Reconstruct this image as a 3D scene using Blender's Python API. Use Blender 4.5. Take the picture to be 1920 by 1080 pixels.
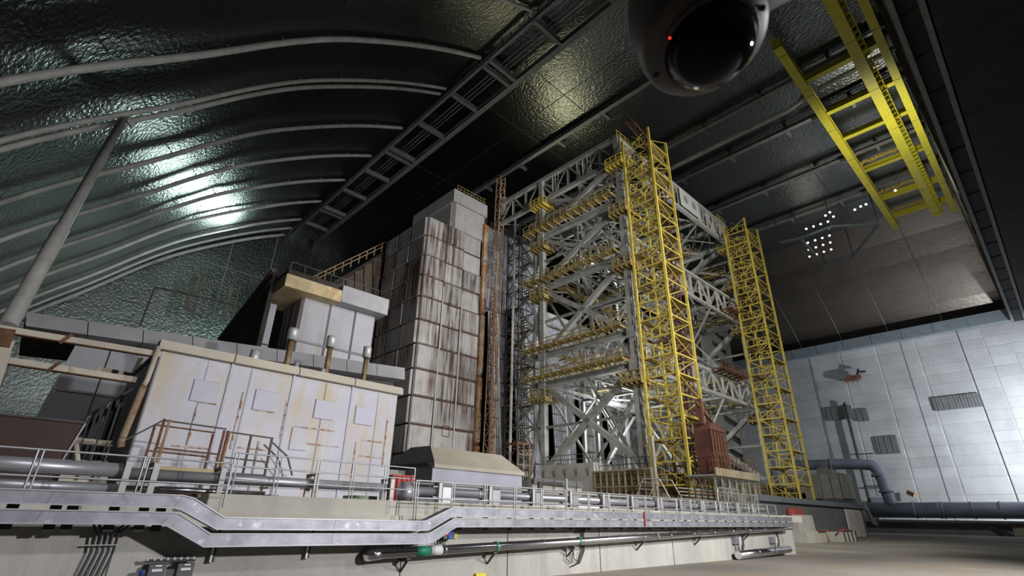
import bpy, math, random
from mathutils import Vector as V, Matrix as M4
random.seed(7)
for o in list(bpy.data.objects): bpy.data.objects.remove(o)
sc = bpy.context.scene
C = sc.collection
PI = math.pi
# ------------------------------------------------------------------ camera
# world frame: x runs along the retaining wall, y across it, z up; the camera stands at eye height, z = 0, the floor at z = -1.85
FL, PITCH, ROLL, YAW = 948.0, math.radians(24.4), math.radians(1.0), math.radians(46.5)
fw = V((math.cos(PITCH)*math.cos(YAW), math.cos(PITCH)*math.sin(YAW), math.sin(PITCH)))
r_ = fw.cross(V((0, 0, 1))).normalized(); u_ = r_.cross(fw)
RT = r_*math.cos(ROLL)+u_*math.sin(ROLL); UP = -r_*math.sin(ROLL)+u_*math.cos(ROLL)
cd = bpy.data.cameras.new('camera'); cam = bpy.data.objects.new('camera', cd); C.objects.link(cam)
cam.matrix_world = M4(((RT.x, UP.x, -fw.x, 0), (RT.y, UP.y, -fw.y, 0), (RT.z, UP.z, -fw.z, 0), (0, 0, 0, 1)))
cd.sensor_width = 36; cd.lens = FL/1920*36; cd.clip_end = 600; cd.clip_start = .05
cd.dof.use_dof = True; cd.dof.focus_distance = 40; cd.dof.aperture_fstop = 4.0
sc.camera = cam
def ray(x, y): return fw+RT*((x-960)/FL)+UP*((540-y)/FL)
def P(x, y, ax, val):
    d = ray(x, y); return d*(val/d['xyz'.index(ax)])
# ------------------------------------------------------------------ world, lights, exposure
sc.view_settings.view_transform = 'Standard'; sc.view_settings.look = 'None'
sc.view_settings.gamma = 1; sc.view_settings.use_curve_mapping = False
sc.view_settings.exposure = 0.0
sc.cycles.use_denoising = True; sc.cycles.max_bounces = 5; sc.cycles.diffuse_bounces = 3; sc.cycles.glossy_bounces = 3
sc.cycles.caustics_reflective = False; sc.cycles.sample_clamp_indirect = 4
w = bpy.data.worlds.new('world'); sc.world = w; w.use_nodes = True
w.node_tree.nodes['Background'].inputs[0].default_value = (.62, .68, .7, 1)
w.node_tree.nodes['Background'].inputs[1].default_value = .03
def lamp(kind, loc, target, power, col, size=1.0, angle=90, blend=.6):
    l = bpy.data.lights.new('flood_or_fill_light', kind); l.energy = power; l.color = col
    if kind == 'AREA': l.shape = 'DISK'; l.size = size
    if kind == 'SPOT': l.spot_size = math.radians(angle); l.spot_blend = blend; l.shadow_soft_size = size
    if kind == 'POINT': l.shadow_soft_size = size
    o = bpy.data.objects.new('flood_or_fill_light', l); C.objects.link(o); o.location = loc
    o.rotation_euler = (V(target)-V(loc)).to_track_quat('-Z', 'Y').to_euler()
    return o
LIGHTS = [
 ('SPOT', (17, -9, 6), (12, 16, -2), 15500, (.97, .95, .97), .4, 112),       # flood near the viewer
 ('SPOT', (28, -7, 9), (30, 24, 0), 19000, (.98, .95, .93), .5, 105),         # unseen light added to brighten the middle ground and right part of the wall
 ('SPOT', (2, -6, 13), (0, 34, 7), 5000, (.95, .95, 1), .6, 80),             # second flood on the white building
 ('SPOT', (40, -12, 30), (58, 40, 18), 56000, (1, .97, .9), 1.2, 95),        # frame flood
 ('SPOT', (26, -8, 22), (42, 54, 24), 34000, (.97, .95, .97), 1.0, 62),      # panel tower flood
 ('SPOT', (146, -9, 14), (168, 4, 17), 70000, (.92, .96, 1), 1.0, 130),      # right wall flood
 ('SPOT', (116, 16, 38), (168, 30, 14), 14000, (.9, .95, 1), 1.5, 110),  # unseen light added in mid-air for the right wall
 ('SPOT', (27, 121, 55), (5, 86, 47), 15000, (.74, 1, .93), 3.0, 140),       # lamp at the far end, turned on the arch flank
 ('SPOT', (38, 96, 34), (14, 130, 42), 14000, (.8, 1, .95), 1.5, 100),        # extra spot added to bring out the end wall's specks
 ('SPOT', (30, -2, 16), (12, 70, 50), 15000, (.95, .95, .93), .8, 80),        # added spot, long throw to brighten the arch pipes
 ('POINT', (62, 46, 34), (0, 0, 0), 3500, (.9, .95, 1), 2.0, 90),            # added fill inside the frame
 ('POINT', (60, 41, 13), (0, 0, 0), 4500, (.9, .95, 1), 2.5, 90),  # added low fill, set back to shrink the buttress shadows
 ('SPOT', (66, 54, 55), (62, 44, 70), 2400, (1, .95, .6), 1.2, 140),         # upward lamp above the frame
 ('SPOT', (95, 4, 50), (105, 5, 70), 9000, (1, .97, .85), .8, 150),          # light added below the crane to brighten its yellow
 ('SPOT', (-8, 60, 10), (-22, 100, 12), 6000, (.95, .95, 1), 1.0, 130),      # lamp low at the left behind the hall
]
for a in LIGHTS: lamp(*a)
# ------------------------------------------------------------------ materials
def nt(name):
    m = bpy.data.materials.new(name); m.use_nodes = True
    t = m.node_tree; return m, t, t.nodes, t.links, t.nodes['Principled BSDF']
def noise(N, L, vec, scale, sx=1, sy=1, sz=1, detail=4, rough=.6):
    mp = N.new('ShaderNodeMapping'); mp.inputs['Scale'].default_value = (sx*scale, sy*scale, sz*scale); L.new(vec, mp.inputs['Vector'])
    n = N.new('ShaderNodeTexNoise'); n.inputs['Scale'].default_value = 1; n.inputs['Detail'].default_value = detail; n.inputs['Roughness'].default_value = rough
    L.new(mp.outputs[0], n.inputs['Vector']); return n.outputs['Fac']
def ramp(N, L, fac, a, b, ca=(0, 0, 0, 1), cb=(1, 1, 1, 1)):
    r = N.new('ShaderNodeValToRGB'); r.color_ramp.elements[0].position = a; r.color_ramp.elements[1].position = b
    r.color_ramp.elements[0].color = ca; r.color_ramp.elements[1].color = cb; L.new(fac, r.inputs[0]); return r.outputs[0]
def mix(N, L, fac, a, b, mode='MIX'):
    x = N.new('ShaderNodeMix'); x.data_type = 'RGBA'; x.blend_type = mode
    for s, v in ((0, fac), (6, a), (7, b)):
        if isinstance(v, (int, float)): x.inputs[s].default_value = v
        elif isinstance(v, tuple): x.inputs[s].default_value = (v[0], v[1], v[2], 1)
        else: L.new(v, x.inputs[s])
    return x.outputs[2]
def mat(name, base, rough=.8, metal=0, var=.25, vscale=.6, streak=None, samt=.6, sscale=1.4, szs=.07, sthr=(.5, .7),
        patch=None, pscale=1.0, pthr=(.6, .68), bump=0, bscale=6, obvar=.0, speck=0):
    """base colour, large soft variation, vertical streaks, rust patches, per-piece shade"""
    m, t, N, L, B = nt(name)
    pos = N.new('ShaderNodeNewGeometry').outputs['Position']
    dark = tuple(c*(1-var) for c in base); lite = tuple(min(1, c*(1+var*.5)) for c in base)
    f = ramp(N, L, noise(N, L, pos, vscale, detail=6), .35, .68)
    c = mix(N, L, f, dark, lite)
    if speck:
        f = ramp(N, L, noise(N, L, pos, 7, detail=3), .4, .75); c = mix(N, L, f, c, tuple(x*(1-speck) for x in base))
    if streak:
        f = ramp(N, L, noise(N, L, pos, sscale, 1, 1, szs, detail=5, rough=.7), sthr[0], sthr[1])
        g = ramp(N, L, noise(N, L, pos, .12, detail=3), .33, .55)
        x = N.new('ShaderNodeMath'); x.operation = 'MULTIPLY'; L.new(f, x.inputs[0]); L.new(g, x.inputs[1])
        y = N.new('ShaderNodeMath'); y.operation = 'MULTIPLY'; L.new(x.outputs[0], y.inputs[0]); y.inputs[1].default_value = samt
        c = mix(N, L, y.outputs[0], c, streak)
    if patch:
        f = ramp(N, L, noise(N, L, pos, pscale, detail=7, rough=.7), pthr[0], pthr[1])
        c = mix(N, L, f, c, patch)
    if obvar:
        oi = N.new('ShaderNodeObjectInfo').outputs['Random']
        v = N.new('ShaderNodeMapRange'); L.new(oi, v.inputs[0]); v.inputs[3].default_value = 1-obvar; v.inputs[4].default_value = 1+obvar*.4
        c = mix(N, L, 1.0, c, v.outputs[0], 'MULTIPLY')
    L.new(c, B.inputs['Base Color'])
    B.inputs['Roughness'].default_value = rough; B.inputs['Metallic'].default_value = metal
    if bump:
        b = N.new('ShaderNodeBump'); b.inputs['Strength'].default_value = bump; b.inputs['Distance'].default_value = .05
        L.new(noise(N, L, pos, bscale, detail=5), b.inputs['Height']); L.new(b.outputs[0], B.inputs['Normal'])
    return m
def foil(name, base, rough, bump, scale, dist=.12):
    m, t, N, L, B = nt(name)
    pos = N.new('ShaderNodeNewGeometry').outputs['Position']
    n1 = noise(N, L, pos, scale, 1, .6, 1, detail=3, rough=.5)
    n2 = noise(N, L, pos, .25, detail=2)
    mth = N.new('ShaderNodeMath'); mth.operation = 'ADD'; L.new(n1, mth.inputs[0])
    k = N.new('ShaderNodeMath'); k.operation = 'MULTIPLY'; k.inputs[1].default_value = .25; L.new(n2, k.inputs[0]); L.new(k.outputs[0], mth.inputs[1])
    b = N.new('ShaderNodeBump'); b.inputs['Strength'].default_value = bump; b.inputs['Distance'].default_value = dist
    L.new(mth.outputs[0], b.inputs['Height']); L.new(b.outputs[0], B.inputs['Normal'])
    c = mix(N, L, ramp(N, L, noise(N, L, pos, .15), .35, .65), tuple(x*.85 for x in base), base)
    L.new(c, B.inputs['Base Color']); B.inputs['Metallic'].default_value = 1; B.inputs['Roughness'].default_value = rough
    return m
def emit(name, col, st):
    m, t, N, L, B = nt(name); B.inputs['Base Color'].default_value = (0, 0, 0, 1)
    B.inputs['Emission Color'].default_value = (*col, 1); B.inputs['Emission Strength'].default_value = st; return m
RUST = (.22, .085, .03)
MT = dict(
 foil=foil('stainless_cladding', (.25, .26, .25), .30, 1.0, 2.8),
 foil_flank=foil('ribbed_stainless', (.42, .37, .33), .36, .3, 1.6),
 endfoil=foil('end_wall_cladding', (.24, .28, .265), .34, 1.0, 2.2),
 concrete=mat('concrete', (.50, .49, .45), var=.22, vscale=.35, streak=(.25, .23, .2), samt=.45, bump=.3, patch=(.55, .49, .42), pthr=(.6, .8), speck=.1),
 floor=mat('floor_concrete', (.32, .30, .265), rough=.75, var=.35, vscale=.12, patch=(.36, .27, .17), pscale=.18, pthr=(.52, .75), bump=.15),
 terrace=mat('terrace_concrete', (.55, .53, .46), var=.2, streak=(.3, .28, .22), samt=.5, bump=.2),
 tower=mat('weathered_panel', (.50, .485, .47), var=.2, vscale=.7, streak=(.10, .055, .04), samt=1.0, sscale=1.9, szs=.045, sthr=(.44, .58), obvar=.26, speck=.08),
 towertop=mat('clean_panel', (.50, .49, .50), var=.14, streak=(.25, .2, .17), samt=.35, obvar=.1),
 lav=mat('lavender_panel', (.46, .46, .50), var=.14, vscale=.5, streak=(.33, .26, .18), samt=.6, sscale=.9, obvar=.08, speck=.06),
 white=mat('white_sheet', (.62, .62, .69), rough=.55, var=.12, vscale=.4, streak=(.62, .50, .26), samt=.7, sscale=1.1, szs=.22, sthr=(.5, .68), patch=(.5, .27, .08), pscale=1.7, pthr=(.66, .74), obvar=.04),
 stain=mat('rust_stained_seam', (.62, .60, .62), var=.1, patch=(.38, .16, .04), pscale=3.5, pthr=(.46, .58)),
 patchwhite=mat('patch_white', (.58, .585, .68), rough=.55, var=.06),
 cream=mat('cream_paint', (.62, .56, .45), rough=.6, var=.2, patch=RUST, pscale=1.6, pthr=(.62, .72)),
 fascia_rust=mat('rusty_cream_sheet', (.62, .50, .30), var=.3, patch=(.42, .19, .05), pscale=.8, pthr=(.52, .72)),
 fascia=mat('grey_fascia', (.40, .40, .42), var=.15, patch=(.28, .14, .08), pscale=.9, pthr=(.66, .74)),
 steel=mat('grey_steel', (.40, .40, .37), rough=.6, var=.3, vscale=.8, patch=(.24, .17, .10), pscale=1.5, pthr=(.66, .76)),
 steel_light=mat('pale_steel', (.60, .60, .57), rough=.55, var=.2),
 steel_dark=mat('dark_steel', (.10, .09, .075), rough=.7, var=.4, patch=(.16, .09, .05), pscale=2),
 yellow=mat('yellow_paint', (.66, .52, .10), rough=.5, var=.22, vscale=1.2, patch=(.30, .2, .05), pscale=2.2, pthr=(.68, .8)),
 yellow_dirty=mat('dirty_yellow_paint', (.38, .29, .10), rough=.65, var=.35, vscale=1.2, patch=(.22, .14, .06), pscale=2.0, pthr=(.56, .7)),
 bridge_yellow=mat('crane_yellow', (.80, .72, .04), rough=.45, var=.1),
 rust=mat('rust', (.19, .09, .05), rough=.85, var=.4, vscale=1.5, patch=(.32, .18, .08), pscale=2.2),
 mast_red=mat('rusty_red_steel', (.15, .06, .045), rough=.8, var=.3),
 rust_pale=mat('rusty_cream_steel', (.44, .33, .22), rough=.8, var=.3, patch=(.30, .12, .04), pscale=1.2, pthr=(.48, .6)),
 corr=mat('corrugated_sheet', (.46, .46, .47), rough=.6, var=.3, vscale=.8, streak=(.16, .12, .1), samt=.8, sscale=1.6, sthr=(.45, .65)),
 butt=mat('buttress_sheet', (.42, .42, .46), var=.35, vscale=.9, streak=(.12, .11, .11), samt=.8, sscale=2, szs=.15, sthr=(.45, .62), obvar=.2),
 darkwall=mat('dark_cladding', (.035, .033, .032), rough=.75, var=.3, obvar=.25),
 rust_strip=mat('rust_strip', (.46, .37, .25), var=.25, patch=(.36, .13, .03), pscale=.55, pthr=(.44, .6)),
 dirtwall=mat('dirty_wall', (.13, .10, .075), var=.4, streak=(.05, .03, .02)),
 darkroof=mat('tarred_roof', (.05, .042, .035), rough=.9, var=.4),
 girder=mat('girder_grey', (.27, .27, .275), rough=.6, var=.2),
 galv=mat('galvanised_tray', (.40, .41, .46), rough=.42, metal=.55, var=.3, vscale=2.0, patch=(.62, .63, .66), pscale=2.3, pthr=(.58, .66)),
 rail=mat('galvanised_rail', (.50, .51, .53), rough=.4, metal=.6, var=.15),
 pipe=mat('pipe_jacket', (.50, .50, .53), rough=.38, metal=.5, var=.2),
 shiny=mat('bright_jacket', (.78, .77, .80), rough=.22, metal=1, var=.12),
 bluepipe=mat('blue_grey_pipe', (.27, .29, .37), rough=.5, var=.25, vscale=.3),
 rightwall=mat('pale_wall_panel', (.50, .52, .54), var=.2, vscale=.12, streak=(.38, .38, .38), samt=.5, sscale=.25, szs=.3, obvar=.1),
 patchgrey=mat('grey_louvre', (.17, .18, .19), var=.2),
 trimblue=mat('blue_grey_trim', (.20, .24, .27), var=.15, obvar=.1),
 brown=mat('brown_sheet', (.05, .019, .013), rough=.6, var=.25, vscale=.4),
 red=mat('red_container', (.42, .035, .03), rough=.5, var=.3),
 pinkrust=mat('pink_rusty_box', (.50, .26, .20), var=.25, vscale=2),
 hopper=mat('grey_hopper', (.12, .12, .13), rough=.7, var=.15),
 creamroof=mat('cream_sheet', (.62, .58, .47), var=.1, patch=(.35, .3, .22), pscale=2, pthr=(.68, .74)),
 lilac=mat('lilac_sheet', (.56, .57, .68), rough=.6, var=.12),
 form=mat('formwork_board', (.24, .175, .10), var=.35, vscale=1.2, obvar=.35),
 form_rib=mat('formwork_rib', (.38, .33, .22), var=.25),
 black=mat('black_rubber', (.02, .02, .022), rough=.5, var=.1),
 cable=mat('dark_cable', (.06, .06, .07), rough=.5, var=.2),
 blue=mat('blue_plastic', (.05, .10, .42), rough=.4, var=.1),
 green=mat('green_band', (.02, .26, .15), rough=.5, var=.1),
 greenbox=mat('green_concrete_box', (.34, .42, .30), var=.2),
 label=mat('white_label', (.75, .75, .74), rough=.5, var=.03),
 yellowlabel=mat('yellow_label', (.85, .75, .05), rough=.5, var=.03),
 housing=mat('camera_housing', (.16, .14, .14), rough=.5, var=.05),
 chrome=mat('aluminium_cap', (.72, .72, .72), rough=.45, metal=.3, var=.2, patch=(.3, .3, .3), pscale=5, pthr=(.6, .7)),
 chimney=mat('rusted_chimney', (.36, .25, .12), rough=.6, metal=.3, var=.35, vscale=2.5, patch=(.12, .06, .04), pscale=1.3, pthr=(.52, .66)),
 strap=mat('red_strap', (.35, .07, .05), var=.3),
 whiteblock=mat('white_block', (.62, .60, .55), var=.15),
 banner=mat('white_banner', (.80, .82, .82), rough=.6, var=.04),
 bannerprint=mat('pale_print', (.55, .62, .60), rough=.6, var=.05),
 lamp=emit('lamp_glint', (1, .98, .85), 8), redled=emit('red_led', (1, .05, .02), 3), white_lamp=emit('white_lamp', (.9, .95, 1), 6),  # lamp emission paints reflected work lights; the red one is an LED
)
g, t, N, L, B = nt('smoked_dome'); B.inputs['Base Color'].default_value = (.006, .006, .008, 1); B.inputs['Roughness'].default_value = .06
B.inputs['Specular IOR Level'].default_value = .25; MT['dome'] = g
# ------------------------------------------------------------------ mesh building
class MB:
    def __init__(s): s.v = []; s.f = []; s.sm = []
    def add(s, vs, fs, smooth=False):
        n = len(s.v); s.v += [tuple(x) for x in vs]; s.f += [tuple(i+n for i in f) for f in fs]; s.sm += [smooth]*len(fs); return s
    def box(s, a, b):
        x0, y0, z0 = a; x1, y1, z1 = b
        return s.add([(x0, y0, z0), (x1, y0, z0), (x1, y1, z0), (x0, y1, z0), (x0, y0, z1), (x1, y0, z1), (x1, y1, z1), (x0, y1, z1)],
              [(0, 3, 2, 1), (4, 5, 6, 7), (0, 1, 5, 4), (1, 2, 6, 5), (2, 3, 7, 6), (3, 0, 4, 7)])
    def bar(s, p, q, w, h, side=None):
        p = V(p); q = V(q); d = (q-p).normalized(); a = V((0, 0, 1)) if abs(d.z) < .95 else V((0, 1, 0))
        x = (side or d.cross(a)).normalized(); y = x.cross(d).normalized()
        x *= w/2; y *= h/2
        return s.add([p-x-y, p+x-y, p+x+y, p-x+y, q-x-y, q+x-y, q+x+y, q-x+y],
              [(0, 3, 2, 1), (4, 5, 6, 7), (0, 1, 5, 4), (1, 2, 6, 5), (2, 3, 7, 6), (3, 0, 4, 7)])
    def tube(s, pts, r, n=8, cap=True):
        pts = [V(p) for p in pts]; rs = r if isinstance(r, (list, tuple)) else [r]*len(pts); vs = []; prev = None
        for i, p in enumerate(pts):
            d = ((pts[min(i+1, len(pts)-1)]-p).normalized()+(p-pts[max(i-1, 0)]).normalized()).normalized()
            if prev is None: a = V((0, 0, 1)) if abs(d.z) < .9 else V((1, 0, 0)); x = d.cross(a).normalized()
            else: x = (prev-d*prev.dot(d)).normalized()
            prev = x; y = d.cross(x)
            vs += [p+(x*math.cos(2*PI*k/n)+y*math.sin(2*PI*k/n))*rs[i] for k in range(n)]
        fs = [(i*n+k, i*n+(k+1) % n, (i+1)*n+(k+1) % n, (i+1)*n+k) for i in range(len(pts)-1) for k in range(n)]
        s.add(vs, fs, True)
        if cap:
            m = len(s.v)-len(vs); s.f += [tuple(m+k for k in reversed(range(n))), tuple(m+(len(pts)-1)*n+k for k in range(n))]; s.sm += [False]*2
        return s
    def prism(s, poly, ext):
        n = len(poly); e = V(ext); a = [V(p) for p in poly]; 
        return s.add(a+[p+e for p in a], [tuple(range(n))[::-1], tuple(range(n, 2*n))]+[(i, (i+1) % n, (i+1) % n+n, i+n) for i in range(n)])
    def lathe(s, prof, c, axis=(0, 0, 1), n=20):
        ax = V(axis).normalized(); a = V((1, 0, 0)) if abs(ax.x) < .9 else V((0, 1, 0)); x = ax.cross(a).normalized(); y = ax.cross(x); c = V(c)
        vs = [c+ax*h+(x*math.cos(2*PI*k/n)+y*math.sin(2*PI*k/n))*r for r, h in prof for k in range(n)]
        fs = [(i*n+k, i*n+(k+1) % n, (i+1)*n+(k+1) % n, (i+1)*n+k) for i in range(len(prof)-1) for k in range(n)]
        s.add(vs, fs, True); return s
    def mesh(s, name, m):
        me = bpy.data.meshes.new(name); me.from_pydata(s.v, [], s.f); me.validate(); 
        if len(me.polygons) == len(s.sm): me.polygons.foreach_set('use_smooth', s.sm)
        me.materials.append(m); me.update(); return me
    def build(s, name, m, parent=None, loc=None, **pr):
        m = MT[m] if isinstance(m, str) else m
        if parent is None and loc is None:
            loc = V((sum(v[0] for v in s.v)/len(s.v), sum(v[1] for v in s.v)/len(s.v), min(v[2] for v in s.v)))
        off = V(loc) if parent is None else wpos(parent)
        s.v = [tuple(V(v)-off) for v in s.v]
        o = bpy.data.objects.new(name, s.mesh(name, m)); C.objects.link(o)
        if parent is None: o.location = loc
        else: o.parent = parent
        o['_w'] = tuple(off)
        for k, x in pr.items(): o[k] = x
        return o
def wpos(o): return V(o['_w'])
def thing(name, label, cat, loc, group=None, **pr):
    o = bpy.data.objects.new(name, None); C.objects.link(o); o.location = loc; o['_w'] = tuple(loc)
    o['label'] = label; o['category'] = cat
    if group: o['group'] = group
    for k, x in pr.items(): o[k] = x
    return o
def tag(o, label, cat, group=None):
    o['label'] = label; o['category'] = cat
    if group: o['group'] = group
    return o
def struct(name, mb, m, parent=None):
    o = mb.build(name, m, parent)
    if parent is None: o['kind'] = 'structure'
    return o
# shared unit bars: z runs 0..1, cross-section 1 x 1
_unit = {}
def unit(kind, m):
    k = (kind, m)
    if k not in _unit:
        b = MB()
        if kind == 'box': b.box((-.5, -.5, 0), (.5, .5, 1))
        elif kind == 'beam':      # I-section
            t = .14
            b.box((-.5, -.5, 0), (.5, -.5+t, 1)); b.box((-.5, .5-t, 0), (.5, .5, 1)); b.box((-.07, -.5+t, 0), (.07, .5-t, 1))
        elif kind == 'channel':   # hollow-looking column with proud flanges
            b.box((-.42, -.5, 0), (.42, -.38, 1)); b.box((-.42, .38, 0), (.42, .5, 1)); b.box((-.5, -.5, 0), (-.36, .5, 1)); b.box((.36, -.5, 0), (.5, .5, 1)); b.box((-.3, -.34, 0), (.3, .34, 1))
        elif kind == 'angle': b.box((-.5, -.5, 0), (-.32, .5, 1)); b.box((-.5, -.5, 0), (.5, -.32, 1))
        elif kind == 'tube': b.tube([(0, 0, 0), (0, 0, 1)], .5, 8)
        elif kind == 'plate': b.add([(-.5, -.5, 0), (.5, -.5, 0), (.5, .5, 0), (-.5, .5, 0), (-.47, -.47, 1), (.47, -.47, 1), (.47, .47, 1), (-.47, .47, 1)],
              [(0, 3, 2, 1), (4, 5, 6, 7), (0, 1, 5, 4), (1, 2, 6, 5), (2, 3, 7, 6), (3, 0, 4, 7)])
        _unit[k] = b.mesh(kind, MT[m])
    return _unit[k]
def piece(name, parent, m, p, q, w, h=None, kind='box', **pr):
    p = V(p); q = V(q); h = h or w; d = q-p; ln = d.length; d.normalize()
    a = V((0, 0, 1)) if abs(d.z) < .95 else V((0, 1, 0))
    x = d.cross(a).normalized(); y = d.cross(x).normalized()
    o = bpy.data.objects.new(name, unit(kind, m)); C.objects.link(o); o.parent = parent
    b = p-wpos(parent)
    o.matrix_local = M4(((x.x*w, y.x*h, d.x*ln, b.x), (x.y*w, y.y*h, d.y*ln, b.y), (x.z*w, y.z*h, d.z*ln, b.z), (0, 0, 0, 1)))
    o['_w'] = tuple(p)
    for k, v in pr.items(): o[k] = v
    return o
def plate(name, parent, m, a, b, n, t):
    """flat rectangular piece: corner a, opposite corner b on a plane whose outward normal is n, thickness t (edges chamfered)"""
    a = V(a); b = V(b); n = V(n).normalized(); up = V((0, 0, 1)) if abs(n.z) < .9 else V((0, 1, 0)); x = up.cross(n).normalized(); y = n.cross(x)
    c = (a+b)/2; d = b-a; w = abs(d.dot(x)); h = abs(d.dot(y)); L0 = c-wpos(parent)
    o = bpy.data.objects.new(name, unit('plate', m)); C.objects.link(o); o.parent = parent
    o.matrix_local = M4(((x.x*w, y.x*h, n.x*t, L0.x), (x.y*w, y.y*h, n.y*t, L0.y), (x.z*w, y.z*h, n.z*t, L0.z), (0, 0, 0, 1)))
    o['_w'] = tuple(c); return o
def panels(parent, m, o0, ex, us, zs, n, t=.08, gap=.04, name='panel', skip=None, zf=None):
    """grid of panels on a vertical plane through o0 along ex, at stations us and levels zs"""
    ex = V(ex).normalized(); o0 = V(o0)
    for j in range(len(zs)-1):
        for i in range(len(us)-1):
            if skip and skip(i, j): continue
            a = o0+ex*(us[i]+gap); b = o0+ex*(us[i+1]-gap); a.z = zs[j]+gap; b.z = zs[j+1]-gap
            plate(name, parent, m(i, j) if callable(m) else m, a, b, n, t*random.uniform(.7, 1.3))
def lin(a, b, n): return [a+(b-a)*i/n for i in range(n+1)]
def railing(name, label, pts, h, sp, m='rail', r=.03, cat='railing', mids=1, group=None, post='tube', drop=0):
    """handrail along the polyline pts (foot line)"""
    t = thing(name, label, cat, pts[0], group)
    for a, b in zip(pts[:-1], pts[1:]):
        a = V(a); b = V(b); n = max(1, round((b-a).length/sp))
        for i in range(n+1):
            p = a.lerp(b, i/n); piece('post', t, m, p-V((0, 0, drop)), p+V((0, 0, h)), r*2, kind=post)
        for k in range(mids+1):
            z = V((0, 0, h*(1-k*.5 if mids == 1 else 1-k/(mids+1)))); piece('rail', t, m, a+z, b+z, r*2, kind=post)
    return t

# ================================================================== THE SETTING
FZ = -1.85
fb = MB(); fb.box((-40, -40, FZ-1), (168, 132, FZ)); struct('floor', fb, 'floor')
PROF = [(-27, FZ), (-23, 7), (-16.5, 20), (-9, 30), (-4, 35.6), (0, 39.6), (3.3, 43.1), (8, 48.4), (13, 53.4), (18, 57.4), (25, 62.4), (31, 66.2), (38, 70)]
PROFR = [(179-a, b) for a, b in PROF][::-1]
Y0, Y1 = -30, 130
def shell(prof, y0, y1, t):
    b = MB(); n = len(prof)
    vs = [(x, y0, z) for x, z in prof]+[(x, y1, z) for x, z in prof]
    out = []
    for i, (x, z) in enumerate(prof):
        a = prof[max(i-1, 0)]; c = prof[min(i+1, n-1)]; nx, nz = (a[1]-c[1]), (c[0]-a[0]); l = math.hypot(nx, nz); out.append((x+nx/l*t, z+nz/l*t))
    vs += [(x, y0, z) for x, z in out]+[(x, y1, z) for x, z in out]
    fs = [(i, i+1, n+i+1, n+i) for i in range(n-1)]+[(2*n+i, 3*n+i, 3*n+i+1, 2*n+i+1) for i in range(n-1)]
    fs += [(i, 2*n+i, 2*n+i+1, i+1) for i in range(n-1)]+[(n+i, n+i+1, 3*n+i+1, 3*n+i) for i in range(n-1)]
    fs += [(0, n, 3*n, 2*n), (n-1, 3*n-1, 4*n-1, 2*n-1)]
    b.add(vs, fs); return b
wl = struct('wall_left', shell(PROF, Y0, Y1, .5), 'foil')
ce = struct('ceiling', MB().box((38, Y0, 70), (141, Y1, 70.6)), 'foil')
wr = struct('wall_right', shell([p for p in PROFR if p[1] > 47], Y0, Y1, .5), 'foil_flank')
# seams of the cladding sheets
for y in (12, 24.2, 35.8, 47, 58.5, 70.5):
    for a, b in zip(PROFR[:6], PROFR[1:7]):
        if b[1] < 47: b = (168, 48)
        piece('seam_strip', wr, 'girder', (a[0]-.05, y, a[1]-.05), (b[0]-.05, y, b[1]-.05), .16, .08)
        if b[1] <= 48: break
for x in (54, 78, 90, 104, 128): piece('seam_strip', ce, 'steel_dark', (x, -2, 69.97), (x, Y1, 69.97), .08, .06)
for y in (20, 44, 56, 80): piece('seam_strip', ce, 'steel_dark', (38, y, 69.97), (141, y, 69.97), .08, .06)
# far end wall of big sheets with seams
we = struct('wall_back', MB().box((-27, 130, FZ), (170, 131, 71)), 'endfoil')
for x in lin(-24, 66, 9): piece('seam_strip', we, 'girder', (x, 129.95, 0), (x, 129.95, 69), .22, .12)
for z in (16, 30, 42, 55): piece('seam_strip', we, 'girder', (-24, 129.95, z), (90, 129.95, z), .22, .12)
# right wall: pale panels with dark trim on top
RW = struct('wall_right_lower', MB().box((168, -6, FZ), (170, 130, 47)), 'rightwall')
ys = [-6, 1, 5.5, 10, 19, 28, 37, 45, 53, 61, 70, 78, 86, 94, 102, 110, 118, 126]
panels(RW, 'rightwall', (168, 0, 0), (0, 1, 0), ys, [FZ, 6.5]+lin(10.5, 45.5, 14), (-1, 0, 0), t=.08, gap=.02)
for y, w_ in ((9.8, .16), (22, .05), (45, .12), (61, .1)): piece('joint', RW, 'girder', (167.8, y, FZ), (167.8, y, 45.6), w_, .1)
tb = MB().box((166.6, -6, 45.8), (168, 130, 48.6)); tr = struct('trim_1', tb, 'trimblue')
for i in range(11): piece('trim_joint', tr, 'girder', (166.55, i*7, 45.8), (166.55, i*7, 48.6), .12, .1)
for ya, yb, za, zb in ((10.0, 19.2, 26.3, 29.7), (37.3, 43.8, 26.6, 30.3), (33.8, 36.6, 25.6, 29), (29.0, 33.8, 16.8, 21.4), (2, 5.5, 10.8, 13.2)):
    pg = thing('wall_louvre', {10.0: 'wide grey pleated sheet patch high on the pale right wall', 37.3: 'grey patch on the right wall behind the thin upright pipe', 33.8: 'small narrow grey patch beside the upright pipe on the right wall', 29.0: 'square grey patch above the blue pipe elbow on the right wall', 2: 'dark brown patch low on the right wall at the photo edge'}[ya], 'louvre', (167.6, (ya+yb)/2, za))
    n = max(3, int((yb-ya)/.6))
    for k in range(n):
        plate('slat', pg, 'patchgrey', (167.6-.1*(k % 2), ya+(yb-ya)*k/n, za), (167.6-.1*(k % 2), ya+(yb-ya)*(k+1)/n-.04, zb), (-1, 0, 0), .25)
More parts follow.
